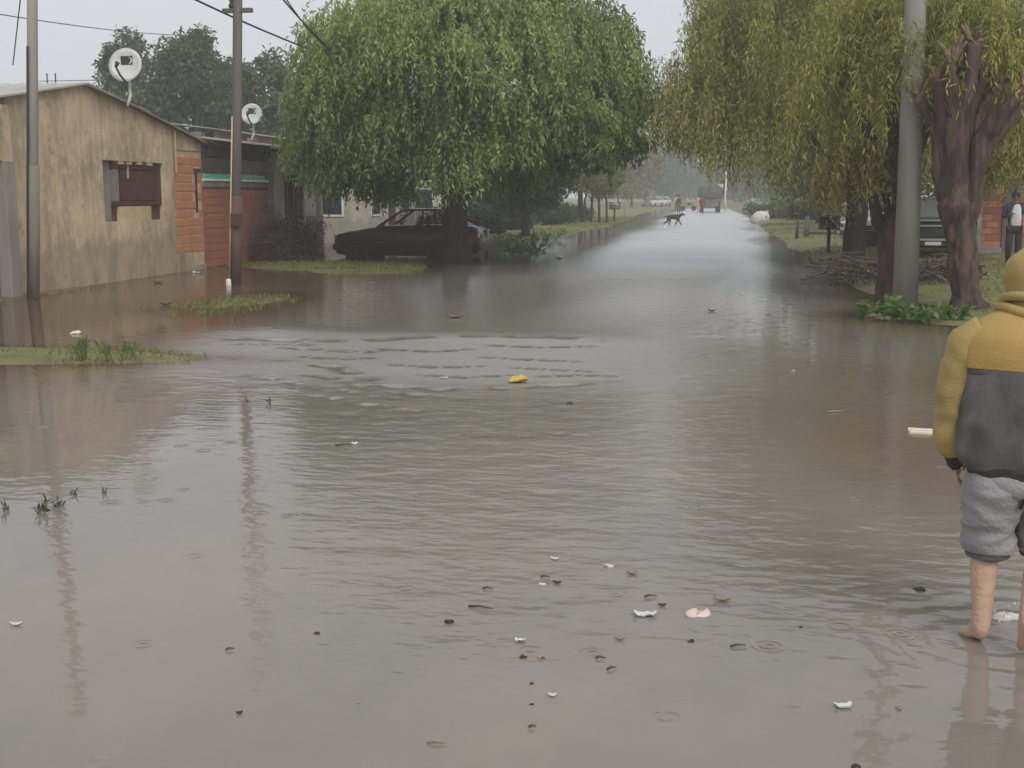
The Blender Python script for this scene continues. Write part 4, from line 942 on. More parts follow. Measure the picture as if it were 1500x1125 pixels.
# far people
def far_p(px, py, lb, cl, rz, pose={}, s=1.0):
    p = at(px, py); return person(lb, (p.x, p.y, max(0, float(gh(p.x, p.y)))-.0), rz, s, pose, cl, hands=False)
far_p(1028, 314, 'distant person in dull red walking down the flooded street', (M['c_red'], M['c_red']), R(180), dict(lkn=(-.1,.15,.5), ran=(.1,-.2,.15), rto=(.1,-.1,.05)))
far_p(1023, 311, 'distant person in pale pink beside the one in red', (M['c_pink'], M['c_pink']), R(180))
far_p(994, 313, 'distant person in dark clothes left of the red motorbike', (M['c_black'], M['c_red']), R(200), dict(lkn=(-.1,.12,.5)))
far_p(991, 309, 'distant person in white top behind the dark clothed one', (M['c_white'], M['c_black']), R(180))
p = at(1008, 309)
T = thing('motorbike', 'distant red motorbike standing side on in the street', 'motorbike', (p.x, p.y, 0), 0)
for x in (-.62,.62):
    wl = obj('wheel', MB().lathe([(.2,-.05),(.28,-.05),(.30,0),(.28,.05),(.2,.05)], 18, Matrix.Translation((x,0,.3)) @ Matrix.Rotation(R(90),4,'X')), M['rubber'], T, True)
obj('frame', MB().tube([(-.62,0,.3),(-.2,0,.55),(.35,0,.75),(.62,0,.3)], .04, 6), M['black'], T); obj('tank', MB().loft([(.12,0,.68,.25,.12),(.12,0,.8,.30,.15),(.12,0,.92,.18,.1)], 14, 2), M['c_red'], T, True)
obj('seat', MB().box(-.75,-.1,-.13,.13,.74,.84), M['c_red'], T, bevel=.03); obj('handlebar', MB().tube([(.42,-.35,1.05),(.5,0,1.0),(.42,.35,1.05)], .02, 6), M['black'], T); obj('fork', MB().tube([(.62,0,.3),(.46,0,1.0)], .03, 6), M['steel'], T)
obj('headlight', MB().lathe([(.02,0),(.08,.03),(.08,.08)], 12, Matrix.Translation((.55,0,.88)) @ Matrix.Rotation(R(90),4,'Y')), M['lens'], T)

# hooded person in the foreground (walks away from the camera)
hp = at(1447, 943); cx = at(1487, 943)
HP = thing('person', 'person in mustard and charcoal hoodie wading barefoot away in rolled grey shorts', 'person', (cx.x, cx.y, -.018), R(-10))
J = dict(pelvis=((0,0,.84),(.13,.09)), spine=((0,.01,1.0),(.12,.085)), chest=((0,.02,1.18),(.15,.10)), neckb=((0,.04,1.34),(.07,.065)), neck=((0,.07,1.40),.05), head=((0,.10,1.485),(.066,.08)), crown_=((0,.10,1.565),(.055,.07)),
    lsh=((-.19,.02,1.27),.055), lel=((-.275,.03,.97),.04), lwr=((-.25,.09,.77),.028), rsh=((.19,.02,1.27),.055), rel=((.275,.03,.97),.04), rwr=((.245,.09,.74),.028),
    lhip=((-.10,0,.80),.088), lkn=((-.132,.03,.43),.056), lcalf=((-.138,-.01,.30),.057), lan=((-.130,-.03,.085),.033), lhe=((-.128,-.055,.035),.030), lba=((-.170,.045,.026),(.034,.024)), lto=((-.200,.09,.018),(.028,.016)),
    rhip=((.10,0,.80),.088), rkn=((.088,.10,.44),.056), rcalf=((.062,-.02,.31),.057), ran=((.030,-.17,.17),.034), rhe=((.030,-.205,.15),.030), rba=((.028,-.12,.07),(.034,.024)), rto=((.024,-.085,.03),(.028,.016)))
E = [('pelvis','spine'),('spine','chest'),('chest','neckb'),('neckb','neck'),('neck','head'),('head','crown_'),('chest','lsh'),('lsh','lel'),('lel','lwr'),('chest','rsh'),('rsh','rel'),('rel','rwr'),
     ('pelvis','lhip'),('lhip','lkn'),('lkn','lcalf'),('lcalf','lan'),('lan','lhe'),('lan','lba'),('lba','lto'),('pelvis','rhip'),('rhip','rkn'),('rkn','rcalf'),('rcalf','ran'),('ran','rhe'),('ran','rba'),('rba','rto')]
hand_joints(J, E, 'lwr', (-.02,.03,-.2), (0,1,0), 'l'); hand_joints(J, E, 'rwr', (.02,.03,-.2), (0,1,0), 'r')
skin('body', J, E, M['skin'], HP)
def cloth(name, mb, mat, amp=.010, sc_=7, seed=0, squash=(1,1,.45), parent=HP, cr=None, ax=(0,0)):
    if cr: mb.crease(*cr, seed, ax)
    return obj(name, mb.wobble(amp, sc_, seed, squash), mat, parent, True)
rings = [(0,.01,.735,.205,.145),(0,.01,.75,.236,.165),(0,.0,.80,.264,.170),(0,.0,.86,.268,.168),(0,.005,.95,.262,.160),(0,.01,1.05,.262,.155),(0,.02,1.16,.264,.150)]
cloth('hoodie_panel', MB().loft(rings, 56, 7, 2.5), M['c_char'], .007, 4.2, 1, (1.2,1.2,1.0), cr=(.013, 5.5, (1,1,.75)))
cloth('waist_ribbing', MB().loft([(0,.01,.705,.20,.14),(0,.01,.715,.218,.152),(0,.01,.765,.228,.160),(0,.01,.778,.21,.15)], 48, 4, 2.5), M['c_band'], .006, 12, 2)
cloth('hoodie_yoke', MB().loft([(0,.02,1.150,.264,.160),(0,.02,1.20,.266,.160),(0,.02,1.26,.258,.150),(0,.03,1.315,.222,.135),(0,.04,1.36,.155,.118),(0,.06,1.395,.10,.10),(0,.07,1.42,.07,.08)], 56, 6, 2.4), M['c_yellow'], .012, 4.5, 3, (1,1,1), cr=(.008, 6, (1,1,1.2)))
cloth('hem_band', MB().loft([(0,.02,1.115,.255,.152),(0,.02,1.12,.2655,.1605),(0,.02,1.148,.2665,.1615),(0,.02,1.153,.256,.153)], 56, 2, 2.5), pmat('grey stripe',(.12,.09,.10),(.09,.07,.08),6,.95), .006, 8, 3)
cloth('hood', MB().loft([(.0,.05,1.335,.15,.135),(.0,.06,1.37,.135,.135),(.0,.075,1.41,.112,.125),(.0,.085,1.46,.116,.130),(.0,.09,1.52,.120,.132),(.0,.09,1.575,.098,.115),(.0,.085,1.61,.065,.08),(.0,.08,1.632,.02,.03)], 44, 6, 2.1), M['c_olive'], .010, 9, 4, (1,1,.8), cr=(.010, 6, (1,1,.9)), ax=(0,.08))
for k, z in enumerate((1.40, 1.375)):
    cloth('hood_fold', MB().tube([(.125*math.cos(t)*(1+.1*k), .07+(.135+.012*k)*math.sin(t), z+.03*math.cos(t*1.5+k)-.02*k) for t in np.linspace(2.6,6.8,22)], .020, 8), M['c_olive'], .006, 9, 5+k)
for s in (-1, 1):
    pts = [(s*.17,.02,1.275),(s*.215,.02,1.235),(s*.255,.025,1.13),(s*.283,.03,.99),(s*.282,.05,.88),(s*.268,.08,.795),(s*.262,.088,.765)]
    rr = [.085,.092,.082,.070,.072,.066,.048]
    P_, R2 = [], []
    for i in range(len(pts)-1):
        for k in range(6): t = k/6; P_.append(Vector(pts[i]).lerp(Vector(pts[i+1]), t)); R2.append(rr[i]*(1-t)+rr[i+1]*t)
    cloth('sleeve', MB().tube(P_, R2, 28), M['c_olive'], .012, 6.5, 6+s, (1,1,1.6), cr=(.012, 6, (1,1,1.9)), ax=(s*.265,.03))
    cloth('cuff', MB().tube([(s*.264,.087,.782),(s*.260,.09,.765),(s*.252,.094,.73),(s*.248,.097,.72)], [.045,.051,.046,.038], 20), M['c_band'], .004, 14, 9)
cloth('shorts_seat', MB().loft([(0,-.0,.64,.10,.10),(0,-.0,.66,.19,.125),(0,-.0,.70,.218,.138),(0,.0,.75,.21,.128),(0,0,.84,.18,.11)], 48, 5, 2.3), M['c_grey'], .010, 8, 1, (1,1,2), cr=(.012, 6, (1,1,1.3)))
for sd_, leg in ((-1, [(-.122,.035,.395,.088,.098),(-.124,.030,.43,.096,.106),(-.124,.022,.50,.100,.114),(-.116,.010,.60,.112,.126),(-.106,-.0,.68,.122,.130),(-.09,-.0,.76,.10,.105)]),
                 (1, [(.088,.100,.39,.086,.098),(.088,.092,.43,.095,.106),(.090,.075,.50,.102,.116),(.098,.045,.60,.116,.128),(.108,.01,.68,.122,.130),(.09,-.0,.76,.10,.105)])):
    cloth('shorts_leg', MB().loft(leg, 48, 7, 2.1), M['c_grey'], .010, 7, 3+sd_, (1,1,2.4), cr=(.016, 5.5, (1,1,2.3)), ax=(sd_*.115,.02))
    x0, y0_ = leg[0][0], leg[0][1]
    cloth('rolled_cuff', MB().loft([(x0,y0_,.385,.078,.090),(x0,y0_,.392,.094,.106),(x0,y0_,.412,.100,.112),(x0,y0_,.420,.093,.104),(x0,y0_,.428,.101,.113),(x0,y0_,.446,.102,.114),(x0,y0_,.454,.090,.101)], 44, 3), M['c_grey'], .010, 9, 8, (1,1,2))
    cloth('cuff_lining', MB().loft([(x0,y0_,.362,.070,.076),(x0,y0_,.368,.087,.099),(x0,y0_,.384,.090,.101),(x0,y0_,.394,.085,.09)], 40, 3), M['c_char'], .008, 12, 5)
cloth('inside_seam', MB().tube([(.01,-.137,.72),(-.005,-.12,.66),(-.02,-.09,.6)], .006, 6), M['c_band'], .001, 5)
hd = Vector((0,.10,1.485))
obj('hair_fringe', MB().loft([(0,.16,1.53,.055,.03),(0,.155,1.56,.05,.03),(0,.14,1.58,.03,.02)], 12, 2), M['hair'], HP, True).name = 'hair'  # fringe of black hair above the eyes, inside the hood
for sx_ in (-1,1): obj('eye', MB().loft([(sx_*.028,.176,1.487,.004,.004),(sx_*.028,.178,1.494,.011,.007),(sx_*.028,.176,1.501,.004,.004)], 8, 1), M['hair'], HP, True)
obj('nose', MB().loft([(0,.188,1.458,.015,.012),(0,.19,1.47,.013,.013),(0,.178,1.502,.007,.006)], 8, 1), M['skin'], HP, True)
obj('mouth', MB().box(-.022,.022,.172,.179,1.433,1.441), M['c_red'], HP)

# splash kicked up by the lifted foot
p = at(1487, 905); T = thing('splash', 'white splash of water at the heel of the hooded person', 'splash', (p.x, p.y, -.01), YAW)
m_spl = pmat('broken water', (.62,.60,.57), (.52,.50,.47), 20, .15)
for k in range(34):
    h_ = rnd.random()**1.6*.11; r_ = rnd.uniform(.002,.0055); q = (rnd.gauss(-.02,.045)*(1+3*h_), rnd.gauss(0,.03), h_)
    obj('drop', MB().loft([(q[0],q[1],q[2]-r_*1.4,r_*.5,r_*.5),(q[0],q[1],q[2],r_*1.3,r_),(q[0]+r_,q[1],q[2]+r_*1.6,r_*.4,r_*.4)], 8, 2), m_spl, T, True)
obj('foam', MB().loft([(-.03,0,-.004,.06,.02),(-.03,0,.006,.075,.03),(-.04,0,.024,.05,.016),(-.05,0,.034,.02,.006)], 26, 3).wobble(.012, 40, 3), m_spl, T, True)
# dog crossing the street
p = at(987, 330.5)
T = thing('dog', 'dark brown dog walking right across the far flooded street', 'dog', (p.x, p.y, 0), R(-8))
J = dict(chest=((.22,0,.50),(.14,.19)), belly=((-.08,0,.51),(.12,.15)), rump=((-.32,0,.52),(.11,.15)), tailb=((-.44,0,.56),.03), tail1=((-.56,0,.50),.022), tail2=((-.64,0,.42),.015), neck=((.38,0,.60),.075), head=((.50,0,.66),(.07,.075)), muz=((.62,0,.63),.04), nose_=((.68,0,.62),.028),
  fl=((.24,.09,.38),.065), flk=((.33,.09,.20),.042), flp=((.44,.09,.04),.04), fr=((.22,-.09,.38),.065), frk=((.18,-.09,.20),.042), frp=((.08,-.09,.05),.04),
  hl=((-.34,.09,.40),.085), hlk=((-.22,.09,.27),.055), hlh=((-.32,.09,.16),.042), hlp=((-.24,.09,.03),.04), hr=((-.34,-.09,.40),.085), hrk=((-.34,-.09,.26),.055), hrh=((-.54,-.09,.17),.042), hrp=((-.58,-.09,.04),.04))
skin('body', J, [('chest','belly'),('belly','rump'),('rump','tailb'),('tailb','tail1'),('tail1','tail2'),('chest','neck'),('neck','head'),('head','muz'),('muz','nose_'),('chest','fl'),('fl','flk'),('flk','flp'),('chest','fr'),('fr','frk'),('frk','frp'),
  ('rump','hl'),('hl','hlk'),('hlk','hlh'),('hlh','hlp'),('rump','hr'),('hr','hrk'),('hrk','hrh'),('hrh','hrp')], M['dogfur'], T)
for s in (-1,1): obj('ear', MB().tube([(.46,s*.05,.71),(.45,s*.08,.76),(.43,s*.09,.72)], [.03,.025,.008], 6), M['dogfur'], T, True)

# ------------------------------------------------------------------ bank furniture
def basket(label, px, py, h, wd):
    b0 = base(px, py, -.2); T = thing('rubbish_basket', label, 'rubbish basket', b0)
    obj('post', MB().tube([(0,0,0),(0,0,h*.72)], .055, 8), M['black'], T, True)
    for k in range(3):
        z = h*.72+k*(h*.28)/2; obj('hoop', MB().box(-wd/2,wd/2,-.22,-.20,z-.02,z+.02).box(-wd/2,wd/2,.20,.22,z-.02,z+.02).box(-wd/2,-wd/2+.02,-.2,.2,z-.018,z+.018).box(wd/2-.02,wd/2,-.2,.2,z-.018,z+.018), M['black'], T)
    for k in range(9):
        x = -wd/2+.03+(wd-.06)*k/8
        for y in (-.19,.19): obj('bar', MB().box(x-.012,x+.012,y-.01,y+.01,h*.72,h), M['black'], T)
    obj('floor', MB().box(-wd/2+.02,wd/2-.02,-.185,.185,h*.70,h*.72), M['black'], T)
    return T, b0
T, b0 = basket('black rubbish basket on a post on the right grass bank', 1213, 373, 1.25, .62)
tag(obj('rubbish_bag', MB().loft([(b0.x,b0.y,b0.z+.92,.2,.14),(b0.x,b0.y,b0.z+1.05,.26,.17),(b0.x,b0.y,b0.z+1.22,.22,.15),(b0.x,b0.y,b0.z+1.32,.08,.06)], 18, 3).wobble(.03,6), M['c_black'], None, True), 'dark rubbish bag lying in the basket on the right bank', 'rubbish bag')
T, b0 = basket('black rubbish basket holding a pale bag on the far left bank', 900, 326, 1.45, .75)
tag(obj('rubbish_bag', MB().loft([(b0.x,b0.y-.0,b0.z+1.06,.15,.14),(b0.x,b0.y,b0.z+1.2,.24,.17),(b0.x,b0.y,b0.z+1.42,.2,.15),(b0.x,b0.y,b0.z+1.52,.06,.05)], 18, 3).wobble(.03,6), M['litter_white'], None, True), 'pale rubbish bag inside the far left basket', 'rubbish bag')
def post(label, px, py, h, r, mat, group=None):
    b0 = base(px, py, -.2); o = obj('post', MB().tube([(0,0,0),(0,0,h*.5),(.02,0,h)], [r,r*.95,r*.85], 8), mat, None, True); o.location = b0; return tag(o, label, 'post', group)
post('short black post on the right bank left of the rubbish basket', 1167, 353, .9, .06, M['black'])
post('mossy stump like post right of the short black post', 1181, 352, 1.0, .10, M['wood_grey'])
post('pale grey post at the right edge of the lime tree', 915, 325, 1.6, .05, M['concrete'])
post('dark fence post just behind the tail of the maroon car', 712, 368, 1.3, .07, M['bark'])
post('pale slim post under the drooping tree right of the car', 768, 338, 1.9, .07, M['white_paint'])
post('pale slim post at the foot of the lime tree', 806, 328, 1.2, .08, M['white_paint'])
# plank lying from bank into the water, low kerb
b0 = base(1230, 352, .04)
tag(obj('log', MB().tube([b0+Vector((-1.4,.4,0)), b0+Vector((0,0,.05)), b0+Vector((1.8,.2,.02))], .06, 8), M['twig'], None, True), 'long thin log lying on the right grass bank behind the basket', 'log')
p = base(1113, 327)
T = thing('sack', 'bulging white sack with a grey patch at the right water edge', 'sack', (p.x, p.y, max(p.z, 0)-.05))
obj('bag', MB().loft([(0,0,0,.48,.34),(0,0,.2,.58,.4),(.02,0,.45,.54,.38),(.08,0,.65,.36,.26),(.1,0,.74,.1,.08)], 26, 4, 2.6).wobble(.07, 3), M['sack'], T, True)
obj('grey_patch', MB().loft([(.30,-.27,.28,.10,.10),(.32,-.28,.38,.14,.12),(.32,-.25,.5,.08,.08)], 12, 2), M['sack_grey'], T, True)
obj('tied_neck', MB().loft([(.3,0,.55,.16,.14),(.42,0,.68,.10,.1),(.48,0,.78,.13,.12)], 14, 2).wobble(.03,8), M['sack'], T, True)
# brush piles of cut branches
def brush(label, px, py, wx_, wy_, h, n, seed):
    b0 = base(px, py, -.03); T = thing('brush_pile', label, 'brush pile', b0); r = random.Random(seed)
    for k in range(n):
        a = r.uniform(-.5,.5) + (math.pi if r.random() < .5 else 0); l = r.uniform(.5,1.3)
        c0 = Vector((r.uniform(-wx_,wx_), r.uniform(-wy_,wy_), r.uniform(.02,h)))
        d = Vector((math.cos(a), math.sin(a)*.8, r.uniform(-.1,.35)))*l*.5
        e0, e1 = c0-d, c0+d; e0.z = max(e0.z,.02); e1.z = max(e1.z,.02)
        limb(T, [e0,(e0+e1)*.5+Vector((0,0,r.uniform(-.05,.1))),e1], [r.uniform(.014,.035),.014,.006], M['twig'], 5, 'branch', .05)
    p = np.stack([rng.uniform(-wx_,wx_,900), rng.uniform(-wy_,wy_,900), rng.uniform(0,h*.9,900)],1); d = rng.normal(size=p.shape); d /= np.linalg.norm(d,axis=1,keepdims=True)
    o = link('dry_leaves', leaf_mesh('dry_leaves', p, d, .14, .035, rng.uniform(0,1,900)), L_dry, T); o['kind'] = 'stuff'
brush('pile of dry cut branches between the two willow trunks', 1275, 415, .85, 1.2, .50, 42, 3)
brush('pile of dry cut branches between concrete pole and pruned tree', 1375, 418, .65, 1.2, .42, 34, 4)
# dark dry shrub by the low brick house
p = base(432, 386)
T = thing('dry_shrub', 'dark leafless brown shrub sprawling at the end of the brick wall', 'shrub', (p.x-.3, p.y+.3, -.05))
for k in range(46):
    a = rnd.uniform(0,6.28); l = rnd.uniform(.6,1.25); e = Vector((math.cos(a)*l*.85, math.sin(a)*l*.6, rnd.uniform(.5,1.55)*(1.25-.35*l)))
    limb(T, [(0,0,0), e*.5+Vector((0,0,.18)), e], [.025,.014,.005], M['twig'], 5, 'stem', .06)
cl, od = ell_points(75, (0,0,.62), (1.10,.7,.85), -.75, .35)
puffs('foliage', L_dry, T, cl, np.full(len(cl),.30), 85, .10, .03)

# ------------------------------------------------------------------ grass, weeds
def blades(pts, hmin, hmax, wd, lean=.4):
    n = len(pts); h = rng.uniform(hmin,hmax,n); d = np.stack([rng.normal(size=n)*lean, rng.normal(size=n)*lean, np.ones(n)],1); d /= np.linalg.norm(d,axis=1,keepdims=True)
    return pts, d, h, np.full(n, wd)
P_ = []
for (n, x0, x1, y0_, y1_) in [(52000,-12.2,-5.5,11,33),(14000,-12.0,-3.0,30,52),(9000,2.6,7.5,19,40),(14000,-9,-3.5,48,100),(9000,2.2,8,38,100)]:
    q = np.stack([rng.uniform(x0,x1,n), rng.uniform(y0_,y1_,n)],1); z = gh(q[:,0],q[:,1]); k = ((q[:,0] > -11.7+.25*rng.uniform(-1,1,n)) | (q[:,1] > 28.5)) & (z > -.012+.022*rng.uniform(-1,1,n)) & (fnoise(q[:,0]*2.1+5,q[:,1]*2.1) > -.22*rng.uniform(0,2,n))
    P_.append(np.column_stack([q[k], z[k]-.01]))
pts = np.concatenate(P_); far = pts[:,1]
pts, d, h, wd = blades(pts, .03, .11, .012)
o = link('grass', leaf_mesh('grass', pts, d, h*(1+far*.006), wd*(1+far*.02), rng.uniform(0,1,len(pts))), L_grass); o['kind'] = 'stuff'; o['label'] = 'short grass growing on the banks that stand out of the water'; o['category'] = 'grass'
def plant(name, label, px, py, r, h, n, ll, lw, mat=None, up=.9, cat='plant', ry=None, group=None):
    b0 = base(px, py); b0.z = max(b0.z, -.03); T = thing(name, label, cat, b0, 0, group); ry = ry or r
    ns = max(3, n//14); P2, D2 = [], []
    for k in range(ns):
        a = rnd.uniform(0,6.28); q = r*math.sqrt(rnd.random()); bx, by = q*math.cos(a), q*ry/r*math.sin(a); hh_ = h*rnd.uniform(.5,1); tip = Vector((bx*1.25+rnd.uniform(-.1,.1)*h, by*1.25+rnd.uniform(-.1,.1)*h, hh_))
        limb(T, [(bx*.5,by*.5,-.03),((bx*.5+tip.x)/2,(by*.5+tip.y)/2,hh_*.6),tip], [.009,.007,.003], M['twig'] if mat is L_dry else mat_stem, 4, 'stem', .01)
        for j in range(n//ns):
            t = rnd.uniform(.3,1); P2.append(Vector((bx*.5,by*.5,0)).lerp(tip, t)); v = Vector((rnd.gauss(0,1), rnd.gauss(0,1), rnd.gauss(0,.6)+up)).normalized(); D2.append(v)
    link('leaves', leaf_mesh('leaves', np.array(P2), np.array(D2), ll*rng.uniform(.6,1.2,len(P2)), lw*rng.uniform(.7,1.2,len(P2)), rng.uniform(0,1,len(P2))), mat or L_weed, T)
    return T
mat_stem = pmat('green stem', (.10,.15,.04), (.07,.10,.03), 8, .6)
plant('weed', 'bright green leafy weed rising from the water right of the maroon car', 768, 382, .62, .80, 420, .17, .05)
plant('weed', 'low green weeds on the bank behind the maroon car tail', 735, 366, .6, .55, 260, .16, .05)
plant('weed', 'low green weed on the bank left of the pale posts', 800, 352, .7, .5, 220, .18, .05)
for k, (px, py, lb) in enumerate([(1283,466,'leftmost broad leaved weed at the water edge below the willow trunk'),(1310,470,'broad leaved weed in front of the concrete pole, left side'),(1338,472,'broad leaved weed in front of the concrete pole, right side'),(1363,474,'broad leaved weed left of the pruned trunk'),(1388,472,'broad leaved weed at the foot of the pruned trunk'),(1322,460,'rear broad leaved weed against the concrete pole')]):
    plant('weed', lb, px, py, .26, .24, 110, .14, .055, L_weed, .5, 'plant', .2, 'weeds at the foot of the concrete pole')
plant('sprig', 'dark sprigs poking from the water at the lower left', 52, 752, .07, .10, 26, .07, .012, L_dark, 1.2)
plant('sprig', 'small dark sprig right of the lower left cluster', 84, 742, .04, .08, 14, .06, .010, L_dark, 1.2)
plant('sprig', 'small dark sprig with a bent tip, right of the others at lower left', 106, 725, .03, .05, 12, .05, .010, L_dark, 1.0)
plant('sprig', 'lone dark blade at the left picture edge in the water', 9, 748, .015, .10, 10, .06, .012, L_dark, 1.6)
plant('sprig', 'single thin curved grass blade standing in the water at left', 153, 722, .008, .07, 6, .05, .008, L_dark, 1.8)
plant('sprig', 'tiny dark sprig in the water below the grass strip, left of a pair', 362, 589, .012, .06, 6, .05, .010, L_dark, 1.8)
plant('sprig', 'tiny dark sprig in the water below the grass strip, right of a pair', 395, 592, .014, .08, 8, .06, .012, L_dark, 1.8)
plant('grass_tuft', 'bright green grass tuft on the left edge strip of turf', 125, 530, .12, .22, 70, .16, .012, L_weed, 2.5, 'grass')
plant('grass_tuft', 'bright green grass tuft at the right end of the turf strip', 175, 531, .22, .18, 80, .14, .012, L_weed, 2.5, 'grass')

# ------------------------------------------------------------------ floating litter
def flake(name, label, cat, px, py, wpx, mat, kind='leaf', hpx=None, rz=None, group=None):
    p = at(px, py); s = wpx*p.length/1821*1.0; r = random.Random(int(px*7+py)); rz = r.uniform(-.4,.4) if rz is None else rz
    mb = MB()
    if kind == 'leaf':                           # curled leaf: a bent pointed blade with thickness
        n = 6; vs = []
        for k in range(n+1):
            t = k/n-.5; w_ = s*.26*math.cos(t*math.pi)**.8+.002; z = .16*s*(2*t)**2+.006
            vs += [(t*s,-w_,z+.10*s),(t*s,0,z),(t*s,w_,z+.08*s)]
        vs2 = [(a,b,c_-.004) for a,b,c_ in vs]; m_ = len(vs); fs = []
        for k in range(n):
            for j in range(2):
                a = 3*k+j; fs += [(a,a+3,a+4,a+1),(m_+a,m_+a+1,m_+a+4,m_+a+3)]
        for k in range(n): fs += [(3*k,m_+3*k,m_+3*k+3,3*k+3),(3*k+2,3*k+5,m_+3*k+5,m_+3*k+2)]
        mb.add(vs+vs2, fs)
    elif kind == 'stick': mb.tube([(-s/2,0,.006),(-s*.1,.02*s,.012),(s/2,-.01*s,.008)], [.004+s*.014,.004+s*.012,.002], 6)
    elif kind == 'lump': mb.loft([(0,0,-.004,s*.35,s*.25),(0,0,s*.06,s*.5,s*.34),(.02*s,0,s*.18,s*.40,s*.26),(.05*s,0,s*.30,s*.12,s*.1)], 14, 3).wobble(s*.30, 2.6/s, px)
    elif kind == 'crumple':
        mb.loft([(0,0,-.004,s*.42,s*.3),(0,0,s*.05,s*.5,s*.36),(.05*s,0,s*.14,s*.40,s*.26),(.12*s,.04*s,s*.24,s*.12,s*.1)], 18, 3).wobble(s*.28, 3.6/s, px)
    elif kind == 'wrap':                         # crumpled film
        n = 8; vs = [(s*(i/n-.5)*(1-.15*abs(j-2)/2), s*.22*(j/2-1), .008+.14*s*abs(noise.noise(Vector((i*.9+px, j*1.3, 0))))+ (.10*s if i in (0,n) else 0)) for j in range(5) for i in range(n+1)]
        m_ = len(vs); vs2 = [(a,b,c_-.004) for a,b,c_ in vs]; fs = [(j*(n+1)+i, j*(n+1)+i+1, (j+1)*(n+1)+i+1, (j+1)*(n+1)+i) for j in range(4) for i in range(n)]
        mb.add(vs+vs2, fs+[tuple(m_+q for q in f[::-1]) for f in fs])
    o = obj(name, mb, mat, None, True); o.location = p; o.rotation_euler = (0,0,rz+YAW); return tag(o, label, cat, group)
W_, D_, T_, S_ = M['litter_white'], M['litter_dark'], M['litter_tan'], M['stick']
flake('wrapper','long white wrapper with raised corner, left of the pink crumpled packet','litter',945,902,36,W_,'wrap')
flake('packet','pinkish white crumpled packet with a dark hollow, right of the long white wrapper','litter',1021,900,34,M['litter_pink'],'crumple')
flake('leaf','curled pale tan leaf up right of the pink packet','leaf',1058,880,28,T_,'leaf',rz=-.5)
flake('leaf','rounded tan leaf floating above the long white wrapper','leaf',926,841,17,T_,'leaf')
flake('scrap','pinkish round scrap left of the rounded tan leaf','litter',891,830,13,M['litter_pink'],'lump')
flake('scrap','small grey white scrap, highest of the middle litter','litter',813,820,14,W_,'leaf')
flake('stick','short dark stick just above a white chip and black leaf','stick',799,847,15,S_,'stick')
flake('chip','small white chip beside the black three pointed leaf','litter',795,857,10,W_,'lump')
flake('leaf','black three pointed leaf right of the small white chip','leaf',816,855,13,D_,'leaf')
flake('stick','long thin dark twig left of centre in the litter field','stick',705,892,42,S_,'stick')
flake('stick','faint short stick above the long thin twig','stick',715,864,17,S_,'stick')
flake('leaf','dark wet leaf with pale rim at the end of the long twig','leaf',659,912,16,D_,'lump')
flake('stick','short dark stick above the long white wrapper','stick',953,875,19,S_,'stick')
flake('leaf','small dark leaf between the white wrapper and the pink packet','leaf',970,888,12,D_,'leaf')
flake('clod','dark round clod, left of a pair near the bottom middle','clod',765,963,12,D_,'lump')
flake('clod','brown ringed clod, right of a pair near the bottom middle','clod',791,964,14,T_,'lump')
flake('foam_bit','thin whitish foam scrap above the pair of clods','litter',762,940,18,W_,'wrap')
flake('stick','short dark stick, upper of a pair right of the clods','stick',880,966,16,S_,'stick')
flake('stick','short dark stick, lower of a pair right of the clods','stick',896,981,16,S_,'stick')
flake('scrap','pale flat scrap below the long white wrapper','litter',908,937,15,T_,'leaf')
flake('leaf','small black leaf below the pink packet','leaf',1012,940,10,D_,'lump')
flake('stick','dark flat stick lying right of the small black leaf','stick',1081,948,24,S_,'stick')
flake('chip','white oval chip below the pair of clods','litter',809,1020,14,W_,'leaf')
flake('speck','upper dark speck above the white oval chip','speck',778,1002,7,D_,'lump')
flake('speck','dark speck just below the white oval chip','speck',779,1032,7,D_,'lump')
flake('stick','short dark stick at bottom middle below the white oval chip','stick',780,1067,12,S_,'stick')
flake('leaf','dark round leaf alone left of the long twig','leaf',464,928,9,D_,'lump')
flake('stick','grey stick lying in the reflection of the wooden pole','stick',337,953,13,S_,'stick')
flake('leaf','dark leaf alone at the bottom left','leaf',351,1046,10,D_,'leaf')
flake('chip','small white chip at the far left above the bottom corner','litter',24,916,17,W_,'leaf')
flake('leaf','dark leaf drifting below and right of the yellow leaf clump','leaf',835,592,9,D_,'lump')
flake('leaf_clump','yellow leaf clump floating in the middle of the ripples','leaves',759,560,32,M['litter_yellow'],'lump')
flake('bottle','dark floating bottle shaped litter with a white end left of the street','litter',507,653,32,S_,'stick')
flake('cap','white end cap floating on the bottle shaped litter','litter',519,650,9,W_,'lump')
flake('stick','pale short stick floating right of the street middle','stick',1225,604,30,T_,'stick')
flake('leaf','black pointed leaf left of the wading foot','leaf',1348,864,16,D_,'lump')
flake('wrapper','white wrapper near the bottom right with a pointed tip','litter',1235,1036,28,W_,'wrap')
flake('chip','small pale chip right of the bottom right white wrapper','litter',1317,1039,10,T_,'leaf')
flake('speck','tiny dark speck right of the pink packet','speck',1173,919,7,D_,'lump')
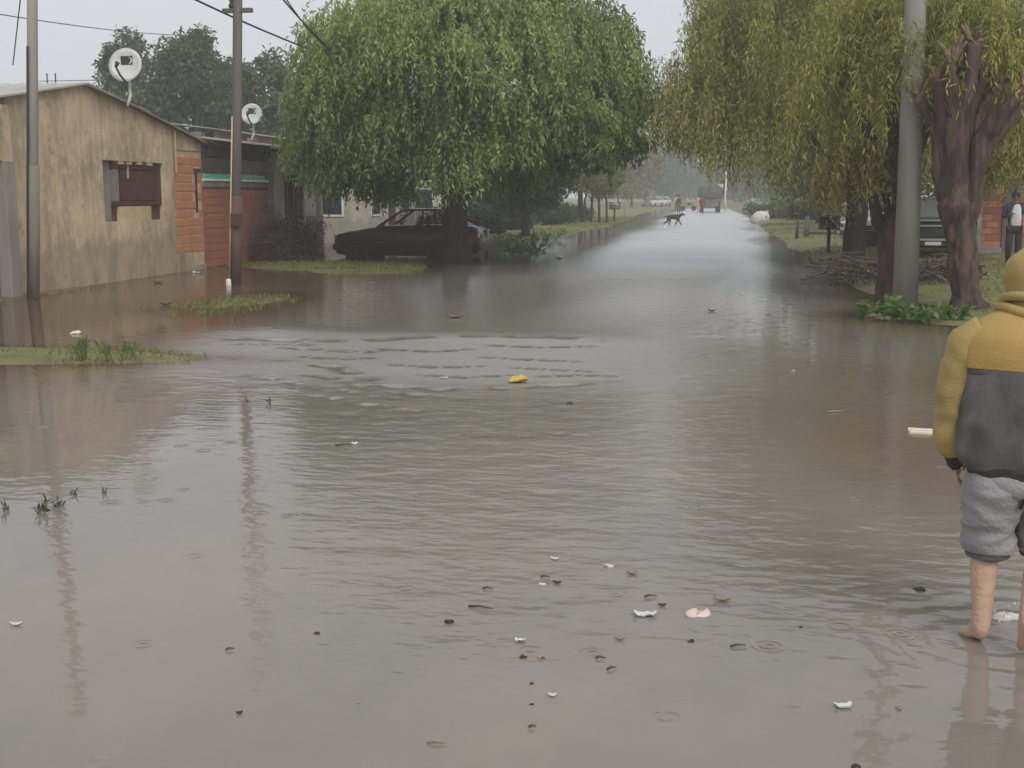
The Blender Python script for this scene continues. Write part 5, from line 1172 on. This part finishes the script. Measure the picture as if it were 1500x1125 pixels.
flake('twig','dark forked twig floating near the right bank in the grey reflection','twig',1043,456,12,D_,'leaf')
flake('stick','pinkish stick with a pale end at bottom middle','stick',640,1090,30,T_,'stick')
flake('clod','dark square clod at the very bottom right of the middle','clod',1254,1124,14,D_,'lump')
flake('scrap','small white scrap in the water before the ochre house','litter',111,489,14,W_,'lump')
flake('scrap','white scrap at the foot of the plaster and brick corner','litter',290,400,16,W_,'wrap')
flake('stick','pale stick on the ground right of the grey pole base','stick',76,432,26,T_,'stick')
flake('bag','small white bag floating beyond the leafy weed','litter',819,378,10,W_,'lump')
flake('chip','tiny pale chip in the ripples left of the yellow leaf clump','litter',651,555,12,W_,'leaf')
flake('leaf','tan leaf floating before the maroon car','leaf',667,466,26,T_,'leaf')
flake('speck','tiny pale speck left of the middle litter','speck',527,1030,7,T_,'lump')
flake('scrap','pale scrap floating ahead of the dog tail','litter',974,333,6,W_,'lump')
flake('speck','little tan speck in the brown reflection before the willow','speck',1161,544,8,T_,'lump')
flake('leaf','small white leaf in the dark right reflection','leaf',1185,530,8,T_,'leaf')
flake('leaf','small dark leaf before the ochre house in shallow water','leaf',232,415,12,D_,'leaf')
flake('leaf','dark leaf lying in shallow water left of the green patch','leaf',243,447,14,D_,'leaf')
p = at(1345, 632); T = thing('foam_board', 'two cream foam strips floating left of the hooded person', 'foam board', (p.x, p.y, .0), R(-9))
obj('strip', MB().box(-.075,.13,-.02,.03,.0,.022), M['foam'], T, bevel=.004); obj('strip', MB().box(-.06,.17,-.09,-.045,-.005,.016), M['foam'], T, bevel=.004)

# ------------------------------------------------------------------ haze
hm = bpy.data.materials.new('damp air'); hm.use_nodes = True; hn = hm.node_tree; hn.nodes.clear()
pv = hn.nodes.new('ShaderNodeVolumePrincipled'); pv.inputs['Density'].default_value = .0018; pv.inputs['Color'].default_value = (.97,.98,.99,1)
oo = hn.nodes.new('ShaderNodeOutputMaterial'); hn.links.new(pv.outputs[0], oo.inputs['Volume'])
hzo = obj('haze', MB().box(-640,640,-80,640,-1.5,16), hm); hzo['kind'] = 'stuff'
